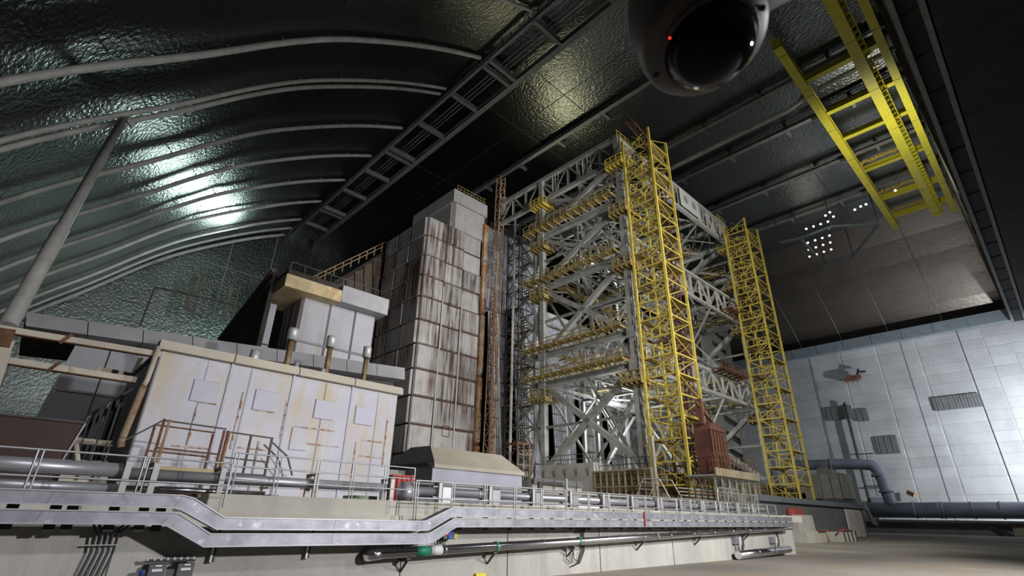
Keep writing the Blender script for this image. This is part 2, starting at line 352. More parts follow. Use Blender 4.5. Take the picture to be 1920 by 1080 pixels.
# hanging end wall directly above the viewer
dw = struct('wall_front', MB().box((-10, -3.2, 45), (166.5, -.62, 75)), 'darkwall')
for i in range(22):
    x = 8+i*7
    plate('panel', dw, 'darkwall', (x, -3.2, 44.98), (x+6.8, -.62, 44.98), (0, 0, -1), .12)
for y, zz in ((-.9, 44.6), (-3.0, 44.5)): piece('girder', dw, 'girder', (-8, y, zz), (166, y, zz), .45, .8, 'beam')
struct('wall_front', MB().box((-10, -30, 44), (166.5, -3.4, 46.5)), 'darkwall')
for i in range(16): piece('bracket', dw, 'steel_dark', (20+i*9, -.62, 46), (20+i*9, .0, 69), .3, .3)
# retaining wall with ledge and upper curb
rw = MB().box((-12, 13.7, FZ), (38.6, 14.6, -.31)); rwo = struct('wall_front_low', rw, 'concrete')
struct('wall_front_low', MB().box((38.6, 13.95, FZ), (39.2, 14.7, -.9)), 'concrete')
struct('floor_terrace', MB().box((-12, 14.6, FZ), (38.9, 129, .0)).box((38.9, 21, FZ), (58, 129, .0)).box((58, 23.8, FZ), (97, 129, .0)), 'terrace')
cb = MB().box((3.9, 14.75, 0), (44, 15.4, .42)); struct('trim_2', cb, 'terrace')
struct('trim_2', MB().box((-12, 15.6, 0), (44, 16, .34)), 'terrace')
for x in (2.15, 8.9, 13, 18, 23.5, 30): piece('joint', rwo, 'steel_dark', (x, 13.69, FZ), (x, 13.69, -.31), .02, .02)

# ================================================================== LEFT FLANK RIBS, CEILING RAILS
def offset_prof(d):
    out = []; n = len(PROF)
    for i, (x, z) in enumerate(PROF):
        a = PROF[max(i-1, 0)]; c = PROF[min(i+1, n-1)]; nx, nz = (a[1]-c[1]), (c[0]-a[0]); l = math.hypot(nx, nz); out.append((x-nx/l*d, z-nz/l*d))
    return out
def smooth(pts, k=3):
    for _ in range(k):
        q = [pts[0]]
        for a, b in zip(pts[:-1], pts[1:]): q += [tuple(a[i]*.75+b[i]*.25 for i in range(len(a))), tuple(a[i]*.25+b[i]*.75 for i in range(len(a)))]
        q.append(pts[-1]); pts = q
    return pts
OP = smooth([(x, z) for x, z in offset_prof(.7)[1:]], 2)
RIBS = [(35.8, .26), (47.6, .36), (58.6, .3), (56.9, .27), (70.9, .32), (82.7, .32), (94.5, .33), (106.5, .34), (118, .34), (124, .32), (129, .4)]
for i, (y, r) in enumerate(RIBS):
    nm = ['shortest-looking pale pipe rib at the top edge of the photo', 'topmost long curved pale pipe across the dark arch', 'lower pipe of the close pair curving over the arch', 'upper pipe of the close pair curving over the arch',
          'first single curved pipe below the close pair', 'second single curved pipe below the close pair', 'third single curved pipe below the close pair', 'fourth single curved pipe below the close pair',
          'fifth single curved pipe below the pair, in the bright glare', 'thin curved pipe just before the far end wall', 'curved pipe where the arch meets the far end wall'][i]
    t = thing('arch_pipe', nm, 'pipe', (OP[0][0], y, OP[0][1]), 'curved pipes on the inside of the arch')
    MB().tube([(x, y, z) for x, z in OP if x < 37.6], r, 10).build('tube', 'steel_light', t)
    for k in range(2, len(OP)-1, 4):
        x, z = OP[k]
        if x < 37: piece('clamp', t, 'girder', (x, y, z), (x-.45, y, z+.45), .14, .14)
# runway truss along the edge of the flat ceiling
t = thing('ceiling_walkway', 'dark ladder-like walkway girder running along the edge of the flat ceiling', 'walkway', (39, 8, 68))
for x, z, wd, hh in ((38.2, 68.6, .5, .9), (44.6, 68.4, 1.0, 1.0)): piece('girder', t, 'girder', (x, 6, z), (x, 127, z), wd, hh, 'beam')
for x in (40.6, 41.3, 42.0): piece('tray', t, 'girder', (x, 6, 69), (x, 127, 69), .14, .3)
y = 16
k = 0
while y < 124:
    for dy in ((0,) if k % 3 else (0, 1.6)): piece('cross_beam', t, 'girder', (38.2, y+dy, 68.4), (44.8, y+dy, 68.4), .6, .9, 'beam')
    y += 10.2; k += 1
for y in lin(8, 126, 60): piece('hanger', t, 'steel_dark', (38.2, y, 68.6), (38.2, y, 70), .12, .12)
def crane_rail(x, z, label, w_=.9, hang=11):
    t = thing('crane_rail', label, 'crane rail', (x, -1, z), 'crane rails under the flat ceiling')
    piece('beam', t, 'girder', (x, -.4, z), (x, 128, z), w_, .8, 'beam')
    y = 8.0
    while y < 110:
        piece('hanger', t, 'girder', (x, y, z), (x, y, 70), .5, .5, 'beam')
        piece('bracket', t, 'girder', (x-.4, y, z-.1), (x+2.4, y, z-.1), .5, .5, 'beam')
        piece('strut', t, 'girder', (x+2.2, y, z-.1), (x+1.2, y, 70), .2, .2)
        y += hang
crane_rail(61.1, 68.9, 'first grey crane rail right of the ladder walkway, above the near yellow tower')
crane_rail(78.4, 68.9, 'second grey crane rail, passing behind the camera dome')
crane_rail(90, 68.9, 'third grey crane rail, beside the pale ceiling duct')
crane_rail(107, 68.9, 'fourth grey crane rail, nearer the bright lamp reflections', 1.1)
crane_rail(123.3, 68.9, 'last grey crane rail, behind the bright lamp reflections', 1.1)
b = MB().tube([P(1240, 325, 'z', 67), P(1400, 245, 'z', 67), P(1480, 205, 'z', 67), P(1500, 190, 'z', 67.3), P(1512, 176, 'z', 69), P(1514, 174, 'z', 70)], .45, 10)
tag(b.build('ceiling_duct', 'steel_light'), 'pale round duct under the ceiling bent upward at its end', 'duct')
b = MB().tube([P(1535, 167, 'z', 66.8), P(1650, 105, 'z', 66.8), P(1710, 72, 'z', 66.8)], .45, 10)
tag(b.build('ceiling_duct', 'steel_light'), 'short pale duct crossing between the yellow crane girders', 'duct')
# the yellow bridge crane: three box girders tied by cross beams, hung under the rails
bc = thing('bridge_crane', 'yellow overhead crane of three long girders and cross beams at upper right', 'crane', (66.5, 4, 65))
def ygirder(y, x0, x1, z0, w_, h_, teeth=0):
    g = MB().box((x0, y-w_/2, z0), (x1, y+w_/2, z0+.12)).box((x0, y-w_/2+.12, z0+.12), (x1, y+w_/2-.12, z0+h_)).box((x0, y-w_/2, z0+h_), (x1, y+w_/2, z0+h_+.12)).build('box_girder', 'bridge_yellow', bc)
    for x in lin(x0+2, x1-2, int((x1-x0)/12)): piece('joint', g, 'yellow_dirty', (x, y-w_/2, z0-.01), (x, y+w_/2, z0-.01), .12, .04)
    if teeth:
        for x in lin(x0+1, x1-1, 56): piece('bracket', g, 'bridge_yellow', (x, y+teeth*w_/2, z0+.2), (x, y+teeth*(w_/2+.7), z0+.5), .18, .5)
        piece('rail', g, 'bridge_yellow', (x0, y+teeth*(w_/2+.7), z0+.5), (x1, y+teeth*(w_/2+.7), z0+.5), .12, .2)
ygirder(12.3, 66.5, 141, 65.6, 1.25, 1.9)
ygirder(4.3, 58, 140.6, 65.6, 1.5, 1.9, -1)
ygirder(1.1, 58, 140.8, 65.6, 1.1, 1.9)
for i, x in enumerate((78.5, 89, 98.5, 112.5, 127, 137.5)):
    c_ = MB().bar((x, .4, 67.3), (x, 12.2, 67.3), 1.0, .16).bar((x, .4, 67.9), (x, 12.2, 67.9), .3, 1.1).build('cross_beam', 'bridge_yellow', bc)
    piece('flange', c_, 'yellow_dirty', (x+.9, .4, 68.0), (x+.9, 12.2, 68.0), .9, .2)
    if i >= 3:
        for k in range(9):
            yy = 5.2+k*.7; piece('frame_bar', c_, 'yellow', (x-4.4+random.uniform(-.4, .4), yy, 67.0), (x-3.7+random.uniform(-.5, .5), yy+.8, 67.2), .5, .4)
        piece('frame_bar', c_, 'yellow', (x-4, 11.5, 67.1), (x, 12, 67.3), .4, .4)
# rig at the ceiling's far side; glowing discs paint reflections of work lights
t = thing('lamp_rig', 'dark hanging rig with rows of bright painted lamp reflections', 'lamp rig', P(1540, 470, 'z', 62))
pts = [P(1462, 455, 'z', 62), P(1500, 447, 'z', 62), P(1548, 500, 'z', 62), P(1600, 480, 'z', 62), P(1648, 420, 'z', 62), P(1560, 425, 'z', 62)]
for a, b_ in ((0, 1), (1, 2), (2, 3), (3, 4), (5, 4), (5, 1)): piece('frame_bar', t, 'trimblue', pts[a], pts[b_], .5, .5)
for a in pts: piece('hanger', t, 'steel_dark', a, (a.x, a.y, 70), .2, .2)
for r in range(5):
    for c in range(4):
        q = P(1518+c*13.5+r*-1.5, 482-r*13-c*4.5, 'z', 62.4)
        o = piece('lamp_glint', t, 'lamp', q, q+V((0, 0, .25)), .42, .42, 'tube')
for (x, y) in ((1603, 394), (1614, 388), (1624, 384), (1556, 399), (1563, 407), (1548, 405), (1679, 358)):
    q = P(x, y, 'z', 62.4); piece('lamp_glint', t, 'lamp', q, q+V((0, 0, .25)), .4, .4, 'tube')

# ================================================================== SARCOPHAGUS WALLS
def slab_box(name, parent, m, a, b): return MB().box(a, b).build(name, m, parent)
# big panelled tower (left of the steel frame)
TY, TX = 55.0, 34.9
tw = thing('panel_tower', 'tall rust-streaked tower of large concrete panels left of the steel frame', 'tower', (TX, TY, 0))
slab_box('core', tw, 'darkroof', (TX+.15, TY+.15, 0), (41.7, 66.2, 40.2)); slab_box('core', tw, 'darkroof', (41.7, TY+.6, 0), (45.4, 55.9, 34)); slab_box('core', tw, 'darkroof', (41.7, 56, 0), (47.5, 66.2, 36.9))
zs = [0, 3.4, 6.9, 10.4, 13.9, 17.4, 20.8, 24.2, 27.6, 30.8, 34.0, 37.2, 40.4]
us = [0, 3.5, 6.9, 10.4]
panels(tw, 'tower', (TX, TY, 0), (1, 0, 0), us, zs, (0, -1, 0), t=.3, gap=.08, skip=lambda i, j: i == 2 and j > 9)
panels(tw, 'tower', (TX, TY, 0), (0, 1, 0), [0, 3.8, 7.4, 11.2], zs, (-1, 0, 0), t=.3, gap=.09)
for z in zs[1:-1]: piece('ledge', tw, 'mast_red', (TX-.05, TY-.1, z), (45.3, TY-.1, z), .07, .1)
for x in (38.4, 41.8): piece('seam_flange', tw, 'steel_light', (x, TY-.3, 0), (x, TY-.3, 30), .16, .14)
piece('hatch_frame', tw, 'rust', (39.9, TY-.3, 9.4), (39.9, TY-.3, 10.7), .12); piece('hatch_frame', tw, 'rust', (41, TY-.3, 9.4), (41, TY-.3, 10.7), .12)
piece('hatch_frame', tw, 'rust', (39.9, TY-.3, 9.4), (41, TY-.3, 9.4), .12); piece('hatch_frame', tw, 'rust', (39.9, TY-.3, 10.7), (41, TY-.3, 10.7), .12)
# clean upper block with parapet
ub = thing('upper_block', 'plain grey upper block with parapet rising behind the panelled tower', 'building block', (39.6, 55.4, 30))
slab_box('core', ub, 'darkroof', (39.7, 56, 40.3), (47.2, 66.4, 47.4))
panels(ub, 'towertop', (39.6, 55.5, 0), (1, 0, 0), [0, 6.3], [40.45, 45.3], (0, -1, 0), t=.5, gap=.03)
panels(ub, 'towertop', (41.8, 55.3, 0), (1, 0, 0), [0, 3.5], [34.0, 37.2, 40.4], (0, -1, 0), t=.3, gap=.03)
panels(ub, 'towertop', (39.6, 55.5, 0), (0, 1, 0), [0, 11], [40.4, 42.2, 45.3], (-1, 0, 0), t=.25, gap=.03)
b = MB().box((39.2, 55.0, 45.3), (46.2, 66.6, 47.6)); b.build('parapet', 'towertop', ub)
for k in range(9):
    x = 40+k*.7; piece('roof_rail', ub, 'yellow_dirty', (x, 55.3, 47.6), (x, 55.3, 48.8), .06)
for z in (48.2, 48.8): piece('roof_rail', ub, 'yellow_dirty', (40, 55.3, z), (46, 55.3, z), .07)
# rust strip pilaster and buttress wall continuing to the right
bw = thing('buttress_wall', 'mottled buttress wall of steel sheets behind the lattice masts and the frame', 'wall', (45.3, TY, 0))
slab_box('core', bw, 'darkroof', (47.6, TY+.7, 0), (60, 60, 45.5)); slab_box('core', bw, 'steel', (60, TY+.7, 0), (118, 60, 33))
for i, (za, zb) in enumerate(((0, 9), (9, 18.5), (18.5, 28), (28, 37), (37, 43.8))): plate('rust_strip', bw, 'rust_strip', (45.4, TY, za), (46.3, TY, zb-.1), (0, -1, 0), .45)
panels(bw, 'butt', (46.3, TY+.4, 0), (1, 0, 0), [0, 1.3, 2.6, 3.9, 5.3, 6.7, 8.1, 9.5, 11.5, 13.7], lin(0, 44, 12), (0, -1, 0), t=.2, gap=.03)
for i in range(10):
    x = 60+i*5.8
    plate('sheet', bw, 'butt' if i < 5 else 'steel', (x, TY+.5, 0), (x+5.5, TY+.5, 16), (0, -1, 0), .3); plate('sheet', bw, 'butt' if i < 5 else 'steel', (x, TY+.5, 16.1), (x+5.5, TY+.5, 32), (0, -1, 0), .3)
# corrugated battered buttresses
def buttress(x0, x1, ztop, label, y=52.3, ytop=54.2):
    t = thing('corrugated_buttress', label, 'buttress', (x0, y, 0), 'corrugated buttresses against the wall')
    n = max(4, int((x1-x0)/.42)); b = MB()
    for k in range(n):
        xa = x0+(x1-x0)*k/n; xb = x0+(x1-x0)*(k+.55)/n; yo = .0
        b.add([(xa, y, 0), (xb, y, 0), (xb, ytop, ztop), (xa, ytop, ztop), (xa, 55.05, 0), (xb, 55.05, 0), (xb, 55.05, ztop), (xa, 55.05, ztop)], [(0, 1, 2, 3), (1, 5, 6, 2), (4, 0, 3, 7), (3, 2, 6, 7), (5, 4, 7, 6)])
    b.add([(x0, y+.2, 0), (x1, y+.2, 0), (x1, ytop+.2, ztop), (x0, ytop+.2, ztop), (x0, 55.05, 0), (x1, 55.05, 0), (x1, 55.05, ztop), (x0, 55.05, ztop)], [(0, 1, 2, 3), (1, 5, 6, 2), (4, 0, 3, 7), (3, 2, 6, 7), (5, 4, 7, 6)])
    b.build('corrugated_sheet', 'corr', t)
    m = int(ztop/2.5)
    for k in range(1, m):
        f = k*2.5/ztop; yy = y+(ytop-y)*f; piece('band', t, 'steel_dark', (x0-.1, yy-.06, k*2.5), (x1+.1, yy-.06, k*2.5), .12, .14)
    piece('edge_channel', t, 'steel_light', (x1, y, 0), (x1, ytop, ztop), .35, .3)
    return t
buttress(46.6, 48.4, 28.5, 'narrow corrugated buttress right beside the rusty lattice mast')
buttress(51.7, 54.3, 30.5, 'corrugated buttress right of the dark stair tower, left of the frame')
buttress(60.5, 63.5, 20, 'corrugated buttress deep behind the left bay of the frame', 52.8)
buttress(67.5, 70.5, 20, 'second corrugated buttress deep behind the frame', 52.8)
buttress(75, 78.5, 20, 'third corrugated buttress deep behind the frame', 52.8)
# white slotted tower seen through the right half of the frame
t = thing('white_slotted_tower', 'white tower with dark slanted openings seen through the right bay of the frame', 'tower', (119, 55, 0))
MB().box((118.2, 56, FZ), (136, 66, 52)).build('core', 'hopper', t)
for k in range(13):
    z0 = 1+k*3.9
    MB().prism([(123, 55.3, z0), (133, 55.3, z0-1.5), (133, 55.3, z0+.6), (123, 55.3, z0+2.4)], (0, .6, 0)).build('panel', 'whiteblock', t)
plate('edge', t, 'whiteblock', (119, 55.6, 0), (125, 55.6, 52), (0, -1, 0), .5); plate('side_sheet', t, 'steel', (133.2, 55.6, 0), (136, 55.6, 52), (0, -1, 0), .5)
# dark back mass and sloping roof running off behind the house
rf = thing('sloping_roof', 'dark tarred roof slope with rusty railing left of the panelled tower', 'roof', (14, 46, 10))
RY = 67.5
MB().prism([P(548, 650, 'y', RY), P(733, 650, 'y', RY), P(729, 466, 'y', RY), P(640, 520, 'y', RY), P(552, 560, 'y', RY)], (0, 20, 0)).build('roof_body', 'darkroof', rf)
for k in range(6):
    xa, xb = 632+k*17, 647+k*17; MB().prism([P(xa, 640, 'y', RY-.3), P(xb, 640, 'y', RY-.3), P(xb, 528-k*12, 'y', RY-.3), P(xa, 534-k*12, 'y', RY-.3)], (0, .25, 0)).build('wall_panel', 'dirtwall', rf)
for k in range(12):
    f = k/11; p = P(555, 552, 'y', RY).lerp(P(728, 466, 'y', RY), f); piece('roof_rail', rf, 'rust_pale', p, p+V((0, 0, 1.6)), .14)
for h_ in (.9, 1.6): piece('roof_rail', rf, 'rust_pale', P(555, 552, 'y', RY)+V((0, 0, h_)), P(728, 466, 'y', RY)+V((0, 0, h_)), .14)
e0 = P(522, 509, 'x', 13.5); e1 = P(418, 640, 'x', 13.5)
MB().prism([(13.5, e0.y, 8), (13.5, e1.y, 8), e1, e0], (-.4, 0, 0)).build('eave_wall', 'darkroof', rf)
for z, w_ in ((0, .4), (-1.1, .25)): piece('eave_rail', rf, 'steel_dark', e0+V((-.4, 0, z)), e1+V((-.4, 0, z)), w_)
# house with rust-stained fascia
hs = thing('rooftop_house', 'grey panelled house block under a deep fascia stained orange at its left', 'building', (13.7, 44, 5))
slab_box('core', hs, 'hopper', (15.9, 45, 5), (23.4, 49.5, 19.5))
panels(hs, 'lav', (15.9, 45, 0), (1, 0, 0), [0, 2.6, 5.2, 7.4], [5, 8.2, 11.2, 14.2, 18.6], (0, -1, 0), t=.18)
panels(hs, 'tower', (15.9, 45, 0), (0, 1, 0), [0, 4.5], [5, 11, 18.6], (-1, 0, 0), t=.12)
MB().box((13.5, 43.5, 18.4), (18.8, 50, 19.6)).build('fascia', 'fascia_rust', hs); MB().box((18.84, 43.5, 18.5), (23.9, 50, 20.2)).build('fascia', 'fascia', hs)
MB().box((13.6, 47.6, 5), (14.5, 48, 18)).build('column_strip', 'lav', hs)
for z in (8, 11, 14): piece('band', hs, 'steel_dark', (13.6, 47.55, z), (14.5, 47.55, z), .12)
MB().box((13.8, 44.2, 19.6), (23.5, 49.8, 20.4)).build('roof_deck', 'darkroof', hs)
for k in range(8): piece('roof_rail', hs, 'steel_dark', (14+k*1.3, 44.5, 20.3), (14+k*1.3, 44.5, 21.3), .06)
piece('roof_rail', hs, 'steel_dark', (14, 44.5, 21.3), (23.2, 44.5, 21.3), .06)
# long hall with grey fascia behind the white building
hl = thing('side_hall', 'long grey hall with deep fascia behind the white building', 'building', (-1, 34, 0))
MB().prism([(0.1, 35.4, 0), (20.8, 35.4, 0), (20.8, 35.4, 9.7), (1.4, 35.4, 8.2)], (0, 7, 0)).build('core', 'hopper', hl)
xs = [.1, 2.6, 5.2, 7.8, 10.4, 13, 15.6, 18.2, 20.8]
for i in range(8):
    lean = .9 if i == 0 else .0
    for j, (za, zb) in enumerate(((0, 3.2), (3.25, 5.6), (5.65, 8.3))):
        MB().prism([(xs[i]+.04+lean*za/8, 35.3, za), (xs[i+1]-.04, 35.3, za), (xs[i+1]-.04, 35.3, zb), (xs[i]+.04+lean*zb/8, 35.3, zb)], (0, .2, 0)).build('panel', 'lav', hl)
for i in range(1, 5): piece('seam_post', hl, 'steel_dark', (xs[i]+.6, 35.1, 0), (xs[i]+1.5, 35.1, 8), .14)
P4 = [P(50, 585, 'y', 34), P(760, 690, 'y', 34), P(760, 712, 'y', 34), P(48, 611, 'y', 34)]
n = 9
for i in range(n):
    a, b_, c_, d_ = P4[0].lerp(P4[1], i/n), P4[0].lerp(P4[1], (i+1)/n-.002), P4[3].lerp(P4[2], (i+1)/n-.002), P4[3].lerp(P4[2], i/n)
    MB().prism([a, b_, c_, d_], (0, 1.4, 0)).build('fascia', 'fascia', hl)
MB().prism([P4[3]+V((0, 1.4, 0)), P4[2]+V((0, 1.4, 0)), P4[1]+V((0, 1.4, 0)), P4[0]+V((0, 1.4, 0))], (0, 7, .2)).build('roof_deck', 'darkroof', hl)
# white building
WX0, WX1, WY, WZ = 3.35, 14.4, 24.0, 6.0
wb = thing('white_building', 'white sheet-metal building with rust stains and patched panels', 'building', (WX0, WY, .1))
slab_box('core', wb, 'hopper', (WX0+.1, WY+.1, .0), (WX1-.05, WY+6.2, WZ))
panels(wb, 'white', (WX0, WY, 0), (1, 0, 0), [0, 1.75, 3.5, 5.4, 7.0, 8.4, 9.9, 11.05], [.0, 1.0, WZ-.1], (0, -1, 0), t=.03, gap=.005)
panels(wb, 'white', (WX0+.06, WY, 0), (0, 1, 0), [0, 3, 6], [.0, WZ-.1], (-1, 0, 0), t=.06, gap=.012)
for x in (4.75, 7.2, 9.95, 12.05): plate('patch_panel', wb, 'patchwhite', (x, WY-.05, 4.1), (x+1.0, WY-.05, 5.0), (0, -1, 0), .05)
for x0, x1, z in ((4.6, 6.0, 2.3), (7.0, 8.5, 2.45), (9.2, 11.2, 3.6), (9.2, 11.5, 2.9), (12.6, 13.9, 3.35), (12.6, 13.9, 2.6), (5.0, 5.8, 4.08), (7.3, 8.2, 4.06)): plate('rusty_seam', wb, 'stain', (x0, WY-.045, z), (x1, WY-.045, z+.07), (0, -1, 0), .02)
for x, z0, z1 in ((8.62, 3.0, 4.7), (12.3, 1.6, 3.3), (5.1, 2.4, 3.9), (6.7, 2.4, 4.8), (13.9, 2.2, 4.5)): plate('rusty_seam', wb, 'stain', (x, WY-.045, z0), (x+.07, WY-.045, z1), (0, -1, 0), .02)
plate('patch_panel', wb, 'white', (9.1, WY-.05, 2.6), (9.9, WY-.05, 3.6), (0, -1, 0), .04)
for x in (6.05, 8.75, 11.75): piece('seam_strip', wb, 'lilac', (x, WY-.06, 0), (x, WY-.06, WZ-.1), .1, .05)
for i in range(4):
    x = WX0-.15+i*2.85; MB().box((x, WY-.28, WZ-.08), (x+2.8, WY+.3, WZ+.22)).box((x, WY-.2, WZ+.22), (x+2.8, WY+.3, WZ+.3)).build('cornice', 'creamroof', wb)
MB().box((WX0, WY+.3, WZ), (WX1, WY+6.3, WZ+.15)).build('roof_deck', 'fascia', wb)
plate('vent_plate', wb, 'rust_pale', (10.0, WY-.05, 1.0), (10.5, WY-.05, 1.4), (0, -1, 0), .06)
t = MB().tube([(3.2, 23.8, 6.0), (3.15, 23.8, 4.6), (3.1, 23.8, 4.4)], .1, 10); tag(t.build('drain_pipe', 'cream'), 'cream upper drain pipe on the left corner of the white building', 'pipe')
t = MB().tube([(3.1, 23.75, 4.36), (2.95, 23.75, 2.3), (3.0, 23.75, 2.1)], .13, 10); tag(t.build('drain_pipe', 'rust_pale'), 'rusty orange lower drain pipe on the left corner of the white building', 'pipe')
for i, (x, y, zt, r, lb) in enumerate(((9.0, 26, 8.7, .15, 'leftmost and thickest rusted chimney pipe with white cap'), (11.1, 26, 8.8, .14, 'middle rusted chimney pipe with white cap'), (13.3, 26, 8.7, .13, 'rightmost rusted chimney pipe with white cap'))):
    t = thing('chimney_pipe', lb+' on the white building', 'chimney', (x, y, WZ), 'chimney pipes on the white building')
    MB().tube([(x, y, WZ+.1), (x, y, zt-.3)], r, 12).build('pipe', 'chimney', t)
    MB().lathe([(.02, .62), (r*1.7, .6), (r*1.8, .5), (r*1.8, 0), (r*1.2, -.02), (r, -.05)], (x, y, zt-.5), n=16).build('cap', 'chrome', t)
    piece('cap_band', t, 'steel_dark', (x, y, zt-.6), (x, y, zt-.5), r*2.6, r*2.6, 'tube')
for i, (x, r, h_, lb) in enumerate(((7.3, .18, .5, 'short round white roof vent left of the chimneys'), (9.35, .09, .35, 'small white pipe stub beside the leftmost chimney'), (10.75, .1, .3, 'small white pipe stub beside the middle chimney'))):
    t = MB().lathe([(.01, h_+.35), (r*1.2, h_+.33), (r*1.25, h_), (r*1.2, .25), (r, .2), (r, 0)], (x, 25.6, WZ+.3), n=14); tag(t.build('roof_vent', 'chrome'), lb, 'vent', 'small roof vents on the white building')
# side clutter between hall and white building: pipes and bracing
for i in range(7):
    x = 2.85-.12*i; t = MB().tube([(x, 26.4+i*.75, .2), (x, 26.4+i*.75, 4.4-.12*i), (x+.3, 26.4+i*.75, 4.7-.1*i)], .05+.015*(i % 3), 6)
    tag(t.build('wall_pipe', ('steel', 'steel_dark', 'pipe')[i % 3]), ['nearest', 'second', 'third', 'middle', 'fifth', 'sixth', 'farthest'][i]+' thin upright pipe beside the left end of the white building, counted from its corner', 'pipe', 'bundle of upright pipes left of the white building')
t = MB().tube([(.9, 25, 2.35), (2.8, 25, 2.3)], .11, 8); tag(t.build('cross_pipe', 'cream'), 'short cream horizontal pipe left of the white building', 'pipe')
t = MB().tube([(1.75, 24.5, 2.2), (2.05, 24.3, 1.35)], .09, 8); tag(t.build('prop_pipe', 'cream'), 'short slanting cream prop above the square cream block', 'pipe')
t = thing('valve_stand', 'grey rack of small pipes and valves left of the white building', 'rack', (1.2, 24.6, .1))
for k in range(5):
    piece('pipe', t, 'steel', (1.0, 24.6+k*.1, 1.0+k*.3), (2.9, 24.6+k*.1, 1.05+k*.3), .05, .05, 'tube'); piece('upright', t, 'steel_dark', (1.1+k*.42, 24.7, .1), (1.1+k*.42, 24.7, 2.4), .05)
t = MB().box((1.5, 22.4, .3), (2.75, 23.2, 1.35)); o = t.build('cream_block', 'creamroof', loc=(1.5, 22.4, .3)); tag(o, 'square cream concrete block with a rusty lifting handle', 'block')
piece('lifting_handle', o, 'rust', (1.95, 22.36, .95), (2.35, 22.36, .95), .06)
for x in (1.95, 2.35): piece('lifting_handle', o, 'rust', (x, 22.36, .88), (x, 22.36, 1.02), .07)
# brown sheet housing
t = thing('brown_housing', 'dark brown sheet-metal housing at the left edge of the photo', 'housing', (-1.8, 20, 0))
MB().prism([(-2.5, 20, .0), (1.2, 20, .0), (1.2, 20, .95), (1.48, 20, 2.35), (-2.5, 20, 2.35)], (0, 2.4, 0)).build('body', 'brown', t)
piece('rim', t, 'steel_dark', (-2.5, 19.97, 2.37), (1.5, 19.97, 2.37), .06); piece('rim', t, 'steel', (1.21, 19.97, .95), (1.49, 19.97, 2.35), .05)
plate('lower_sheet', t, 'hopper', (-.4, 19.95, .0), (1.1, 19.95, .62), (0, -1, 0), .05)
# cream pipe frame at left
for i, (a, b_, lb) in enumerate(((P(-40, 610, 'y', 24), P(300, 665, 'y', 24), 'upper cream beam reaching from the left edge to the white building'), (P(-40, 668, 'y', 24.6), P(255, 713, 'y', 24.6), 'lower cream beam reaching from the left edge'))):
    t = thing('cream_beam', lb, 'beam', a); piece('beam', t, 'cream', a, b_, .22, .22); piece('flange', t, 'rust', a+V((0, -.06, -.13)), b_+V((0, -.06, -.13)), .2, .04)
    piece('clamp', t, 'rust', a.lerp(b_, .42)-V((.05, .1, .2)), a.lerp(b_, .44)+V((.1, -.1, .2)), .12, .1)
t = thing('cream_post', 'leaning cream post with rust at the left photo edge under the long pole', 'post', P(-30, 770, 'y', 23.8))
piece('post', t, 'cream', P(-30, 780, 'y', 23.8), P(16, 640, 'y', 23.8), .3, .25); piece('joint_plate', t, 'rust', P(2, 650, 'y', 23.7), P(14, 618, 'y', 23.7), .42, .3)
t = MB().bar(P(180, 692, 'y', 26), P(252, 706, 'y', 26), .2, .2); tag(t.build('short_beam', 'cream'), 'short cream beam stub between the hall wall and white building', 'beam')
# long inclined pole up to the arch
a, b_ = P(14, 612, 'y', 45), P(234, 218, 'y', 57.4)
t = thing('long_pole', 'long slanting grey pole reaching from the left edge up to the arch pipes', 'pole', a)
MB().tube([a, a.lerp(b_, .35), a.lerp(b_, .36), b_], [.5, .5, .42, .38], 12).build('tube', 'steel_light', t)
piece('bracket', t, 'steel_light', b_, b_+V((.9, .3, -.7)), .3, .3); piece('bracket', t, 'steel_light', b_-V((.6, 0, 0)), b_+V((.6, 0, .1)), .25, .25)
c1 = P(262, 612, 'y', 60); 
for i, (p, q) in enumerate(((P(262, 612, 'y', 100), P(290, 540, 'y', 100)), (P(290, 538, 'y', 100), P(480, 580, 'y', 100)))):
    t = MB().bar(p, q, .25, .25); tag(t.build('far_pipe', 'steel_dark'), ('thin dark upright pipe before the far end wall', 'thin dark level pipe before the far end wall')[i], 'pipe')
for i, (p, q) in enumerate(((P(349, 580, 'y', 120), P(366, 515, 'y', 120)), (P(419, 598, 'y', 120), P(436, 530, 'y', 120)))):
    t = thing('far_ladder', ('left dark hanging ladder column before the far end wall', 'right dark hanging ladder column before the far end wall')[i], 'ladder', p)
    piece('stile', t, 'steel_dark', p, q, .9, .3); piece('stile', t, 'steel_dark', p+V((1.6, 0, 0)), q+V((1.6, 0, 0)), .3, .3)
    for k in range(8): m = p.lerp(q, k/8); piece('rung', t, 'steel_dark', m, m+V((1.6, 0, 0)), .15)

# ================================================================== THE STEEL FRAME
fr = thing('lattice_structure', 'huge grey lattice steel frame with yellow walkways against the buttress wall', 'frame', (47, 29.5, 4.6))
def mem(p, q, w=.5, h=None, m='steel', k='box', n='brace'): return piece(n, fr, m, p, q, w, h, k)
XA, XB, YA, YB, YC = 47.0, 79.0, 29.6, 43.3, 45.6
YD = 52.4
TOP, BOT = 47.0, 43.2
for x in (XA, XB):
    for y in (YA, YB): mem((x, y, 4.6), (x, y, TOP), .72, .72, 'steel', 'channel', 'column')
for x in (57.7, 68.4):
    for y in (YA, YB, YC):
        if y > YA: mem((x, y, 4.6), (x, y, TOP), .45, .45, 'steel', 'channel', 'column')
